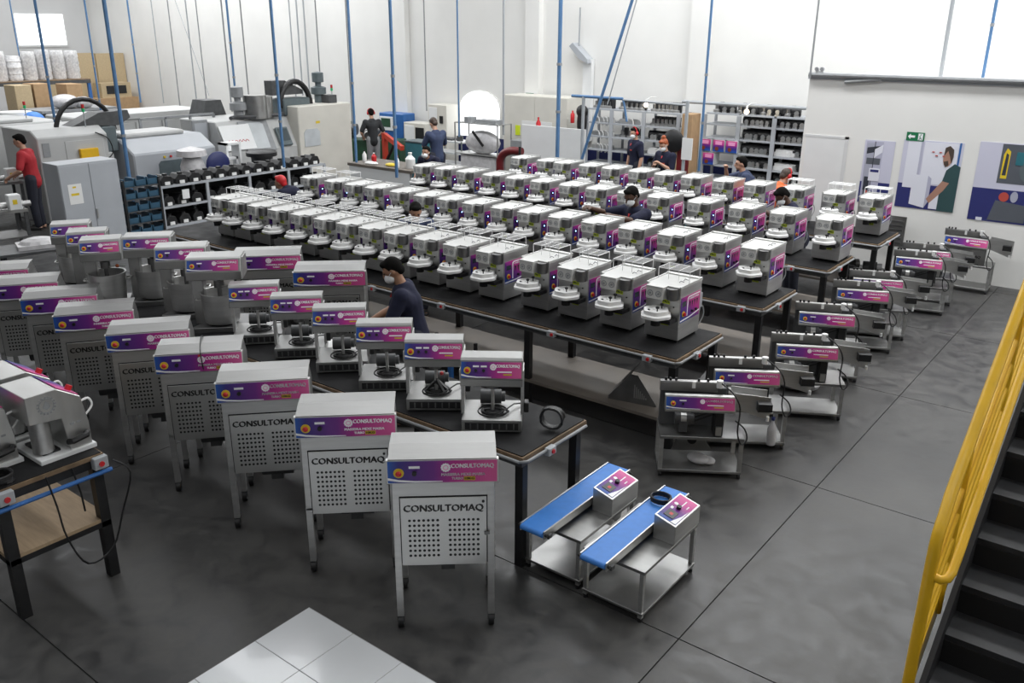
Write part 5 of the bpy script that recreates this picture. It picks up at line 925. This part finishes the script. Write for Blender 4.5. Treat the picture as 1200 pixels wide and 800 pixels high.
def ik(Sx, T, l1, l2, hint):
    d = T-Sx; L = min(d.length, (l1+l2)*.985); d.normalize(); T = Sx+d*L
    a = (l1*l1-l2*l2+L*L)/(2*L); h = math.sqrt(max(0, l1*l1-a*a)); hp = (hint-d*hint.dot(d)).normalized(); return Sx+d*a+hp*h, T
def person(label, hpx, lean, face, skin, shirt, trousers, hair, handL, handR, nod=.25, mask=False, muffs=False, turn=0., vox=.011, hs=1., sleeve=.55, bun=False, long_t=False, sc=1.):
    Rl = Matrix.Rotation(lean, 3, 'X')       # forward = -y
    hip = Vector((0, .10*math.sin(lean), .95))
    def up(x, y, z): return hip+Rl @ Vector((x, y, z))
    chest, neck = up(0, 0, .36), up(0, .0, .50)
    Rh = Matrix.Rotation(lean*.55+nod, 3, 'X') @ Matrix.Rotation(turn, 3, 'Z'); hb = neck+Rl @ Vector((0, -.02, .07))
    def hd(x, y, z): return hb+Rh @ (Vector((x, y, z))*hs)
    top = hd(0, 0, .225)
    cf, sf = math.cos(face), math.sin(face); P = at(*hpx, top.z*sc); off = Vector((cf*top.x-sf*top.y, sf*top.x+cf*top.y, 0))*sc
    t = thing('person', (P.x-off.x, P.y-off.y, 0), face, label, 'person'); t.scale = (sc, sc, sc)
    sh = {s: up(s*.18, .0, .445) for s in (-1, 1)}
    ht = {1: Vector(handL), -1: Vector(handR)}; el, wr = {}, {}
    for s in (-1, 1): el[s], wr[s] = ik(sh[s], ht[s], .29, .27, Vector((s*.7, .55, -.7)))
    b = MB()
    # trunk, pelvis, legs
    limb(b, [up(0, 0, .0), up(0, 0, .16), up(0, .0, .33), up(0, 0, .43)], [.125, .118, .14, .12], 14)
    for s in (-1, 1):
        limb(b, [up(s*.07, 0, .36), sh[s]], [.11, .07]); limb(b, [hip+Vector((s*.085, 0, 0)), Vector((s*.10, -.015, .50)), Vector((s*.10, .01, .09))], [.092, .062, .042]); limb(b, [Vector((s*.10, .03, .045)), Vector((s*.11, -.15, .035))], [.045, .038])
        limb(b, [sh[s], sh[s].lerp(el[s], .5), el[s], el[s].lerp(wr[s], .35), wr[s]], [.058, .05, .041, .042, .028])
        # hand: palm, four fingers, thumb
        f = (wr[s]-el[s]).normalized(); dn = Vector((0, 0, -1)); nrm = (dn-f*dn.dot(f)).normalized() if abs(f.z) < .95 else Vector((0, -1, 0)); sd = f.cross(nrm)
        pal = wr[s]+f*.05; limb(b, [wr[s], pal, wr[s]+f*.085], [.026, .030, .026])
        for q in (-1, 0, 1): limb(b, [wr[s]+f*.03+sd*.016*q, wr[s]+f*.088+sd*.022*q], [.017, .015], 8)
        for q, ln in zip((-1.5, -.5, .5, 1.5), (.062, .078, .082, .072)):
            k0 = wr[s]+f*.088+sd*.020*q; k1 = k0+(f*.85+nrm*.5)*ln*.5; k2 = k1+(f*.4+nrm*.9)*ln*.5; limb(b, [k0, k1, k2], [.0105, .0098, .0085], 8)
        inner = -s; t0 = wr[s]+f*.03+sd*(.025*(1 if sd.x*inner > 0 else -1)); dirn = sd*(1 if sd.x*inner > 0 else -1); limb(b, [t0, t0+f*.03+dirn*.022+nrm*.012, t0+f*.06+dirn*.022+nrm*.03], [.014, .012, .010], 8)
    # neck and head
    limb(b, [up(0, 0, .45), neck, hb+Rh @ Vector((0, .01, .05))], [.075, .056, .054])
    n0 = len(b.v); b.sph((0, .01, .125), .076, .096, .105, 18, 12).sph((0, -.025, .06), .056, .066, .058, 14, 10).sph((0, -.045, .022), .032, .034, .022, 10, 6)
    b.tube([(0, -.083, .135), (0, -.105, .095), (0, -.112, .083), (0, -.088, .072)], [.010, .013, .016, .010], 8); b.sph((0, -.082, .045), .026, .014, .012, 10, 6)
    for s in (-1, 1): b.sph((s*.076, .012, .108), .012, .022, .033, 8, 6); b.sph((s*.032, -.074, .142), .022, .016, .010, 8, 6)
    for i in range(n0, len(b.v)): b.v[i] = hd(*b.v[i])
    body = remesh(b, 'body', vox, skin, t, 3)
    for s in (-1, 1):
        e = MB().sph((s*.031, -.083, .122), .013, .008, .007, 10, 6)
        for i in range(len(e.v)): e.v[i] = hd(*e.v[i])
        part('eye', e, 'black_gloss', t, smooth=True)
    # hair cap
    h = MB(); h.sph((0, .022, .145), .084, .100, .098, 18, 12); h.sph((0, -.040, .205), .060, .044, .030, 12, 8); h.sph((0, .07, .09), .066, .05, .06, 12, 8)
    if bun: h.sph((0, .06, .25), .05, .05, .045, 10, 8)
    if long_t: h.sph((0, .09, .03), .07, .04, .09, 10, 8)
    for v in h.v:
        if v.y < -.02 and v.z < .182: v.z = .182+(v.z-.182)*.10; v.y = max(v.y, -.070)
    for i in range(len(h.v)): h.v[i] = hd(*h.v[i])
    remesh(h, 'hair', .010, hair, t, 2)
    if mask:
        mk = MB(); mk.sph((0, -.052, .055), .066, .068, .056, 16, 10)
        for i in range(len(mk.v)): mk.v[i] = hd(*mk.v[i])
        part('face_mask', mk, 'mask_cloth', t, smooth=True); st_ = MB()
        for s in (-1, 1): st_.tube([hd(s*.062, -.06, .075), hd(s*.080, -.02, .10), hd(s*.082, .022, .12)], .003, 5)
        part('mask_strap', st_, 'mask_cloth', t)
    if muffs:
        em = MB()
        for s in (-1, 1): em.sph((s*.092, .01, .115), .022, .038, .045, 12, 8)
        em.tube([(math.cos(a)*.098, .01, .13+math.sin(a)*.118) for a in [PI*k/10 for k in range(11)]], .010, 6)
        for i in range(len(em.v)): em.v[i] = hd(*em.v[i])
        part('ear_muffs', em, 'red', t, smooth=True)
    # shirt and trousers
    c = MB(); limb(c, [up(0, 0, -.06), up(0, 0, .16), up(0, 0, .33), up(0, .0, .43)], [.145, .136, .158, .128], 14); limb(c, [up(0, .005, .44), up(0, .003, .485)], [.092, .066])
    for s in (-1, 1):
        limb(c, [up(s*.07, 0, .36), sh[s]], [.128, .086]); e = sh[s].lerp(el[s], sleeve*1.5 if sleeve < .6 else 1.); limb(c, [sh[s], sh[s].lerp(e, .6), e], [.078, .072, .066])
    remesh(c, 'shirt', .014, shirt, t, 4)
    if shirt in ('shirt_navy', 'shirt_blue'): part('collar', MB().tube([up(math.cos(a)*.074, -.012+math.sin(a)*.074, .488-.02*max(0, -math.sin(a))) for a in [2*PI*k/16 for k in range(16)]], .016, 6, True), shirt, t, smooth=True); part('collar_trim', MB().add([(-.035, -.085, .505), (.035, -.085, .505), (0, -.150, .42), (-.035, -.05, .49), (.035, -.05, .49), (0, -.11, .41)], [(0, 1, 2), (5, 4, 3), (0, 3, 4, 1), (1, 4, 5, 2), (2, 5, 3, 0)]), 'red', t).matrix_local = Matrix.Translation(hip) @ Rl.to_4x4()
    if shirt in ('shirt_navy',): o = part('shirt_badge', MB().box(-.035, -.004, -.01, .035, 0, .012), 'red_paint', t); o.location = up(.07, -.167, .33); o.rotation_euler = (lean, 0, 0)
    c = MB(); limb(c, [hip+Vector((0, 0, -.02)), up(0, 0, .06)], [.135, .138], 12)
    for s in (-1, 1): limb(c, [hip+Vector((s*.085, 0, -.01)), Vector((s*.10, -.015, .50)), Vector((s*.10, .01, .10))], [.110, .080, .066])
    remesh(c, 'trousers', .014, trousers, t, 4)
    for s in (-1, 1): part('shoe', MB().sph((s*.108, -.06, .04), .055, .14, .042, 12, 8).box(s*.108-.045, -.18, .0, s*.108+.045, .06, .018), 'sole', t, smooth=True)
    return t
def yawdir(dx, dy): return math.atan2(dx, -dy)      # facing direction in the plan -> rotation so that local -y looks along (dx, dy)
PE = []
# worker in the front
person('man in navy polo and white mask bending over the near bench', (452, 305), .22, yawdir(-.80, -.60), 'skin_tan', 'shirt_navy', 'trouser_dark', 'hair_black', (.16, -.42, 1.0), (-.14, -.46, 1.02), nod=.42, mask=True, vox=.009)
person('dark haired worker leaning between the first two benches', (487, 240), .55, yawdir(.75, -.66), 'skin_tan', 'shirt_blue', 'trouser_dark', 'hair_black', (.2, -.5, .98), (-.2, -.5, .98), nod=.2, mask=False)
person('black man in white mask reaching over a second bench machine', (737, 221), .20, yawdir(-.25, -.97), 'skin_dark', 'shirt_navy', 'trouser_dark', 'hair_black', (.12, -.60, 1.42), (-.30, -.58, 1.45), nod=.35, mask=True, vox=.009, sc=1.05)
person('black man looking down between the third and fourth benches', (911, 223), .42, yawdir(-.70, -.70), 'skin_dark', 'shirt_navy', 'trouser_dark', 'hair_black', (.1, -.62, 1.38), (-.2, -.45, 1.1), nod=.5, mask=True)
person('standing young man in navy shirt with red ear muffs', (743, 150), .04, yawdir(-.45, -.89), 'skin_light', 'shirt_navy', 'trouser_dark', 'hair_black', (.24, -.06, .85), (-.24, -.06, .85), nod=.15, mask=True, muffs=True)
person('red haired woman in mask working with both hands', (776, 164), .15, yawdir(-.2, -.97), 'skin_light', 'shirt_navy', 'trouser_dark', 'hair_red', (.06, -.28, 1.25), (-.10, -.28, 1.22), nod=.40, mask=True, bun=True)
person('man with his hand at his mouth before the motor shelving', (868, 184), .45, yawdir(-.85, -.5), 'skin_light', 'shirt_blue', 'trouser_dark', 'hair_black', (.22, -.3, .95), (-.02, -.48, 1.47), nod=-.15)
person('worker in orange shirt with red ear muffs seen from behind', (925, 199), .65, yawdir(.45, .85), 'skin_light', 'orange', 'trouser_dark', 'hair_brown', (.2, -.5, .9), (-.2, -.5, .9), nod=.1, muffs=True)
person('man in mask crouched low behind the third bench', (499, 172), .95, yawdir(.2, -.95), 'skin_tan', 'shirt_navy', 'trouser_dark', 'hair_black', (.2, -.5, .9), (-.2, -.5, .9), nod=-.55, mask=True)
person('broad man in navy polo working at the cream cabinet', (506, 139), .12, yawdir(-.9, .25), 'skin_light', 'shirt_blue', 'trouser_dark', 'hair_brown', (.1, -.4, 1.15), (-.2, -.4, 1.12), nod=.45, sc=1.07)
person('man in black shirt and grey trousers at the green lathe', (434, 128), .14, yawdir(-.75, .45), 'skin_light', 'shirt_black', 'trouser_grey', 'hair_black', (.22, -.25, 1.0), (-.22, -.25, 1.0), nod=.3, muffs=True)
person('worker in red shirt at the left white lathe', (19, 158), .12, yawdir(-.6, -.6), 'skin_light', 'shirt_red', 'trouser_dark', 'hair_black', (.2, -.3, 1.0), (-.2, -.3, 1.0), nod=.2, sc=1.06)
person('worker in navy with red cap kneeling at the low rack', (327, 206), 1.1, yawdir(-.9, -.3), 'skin_tan', 'shirt_navy', 'trouser_dark', 'red', (.2, -.5, .8), (-.2, -.5, .8), nod=-.5)
tag(part('paper_sheet', MB().box(-.16, -.11, 0, .16, .11, .003), 'paper'), 'white paper sheet under the hands of the front worker', 'paper').location = (-6.25, 5.10, BZ+.002)
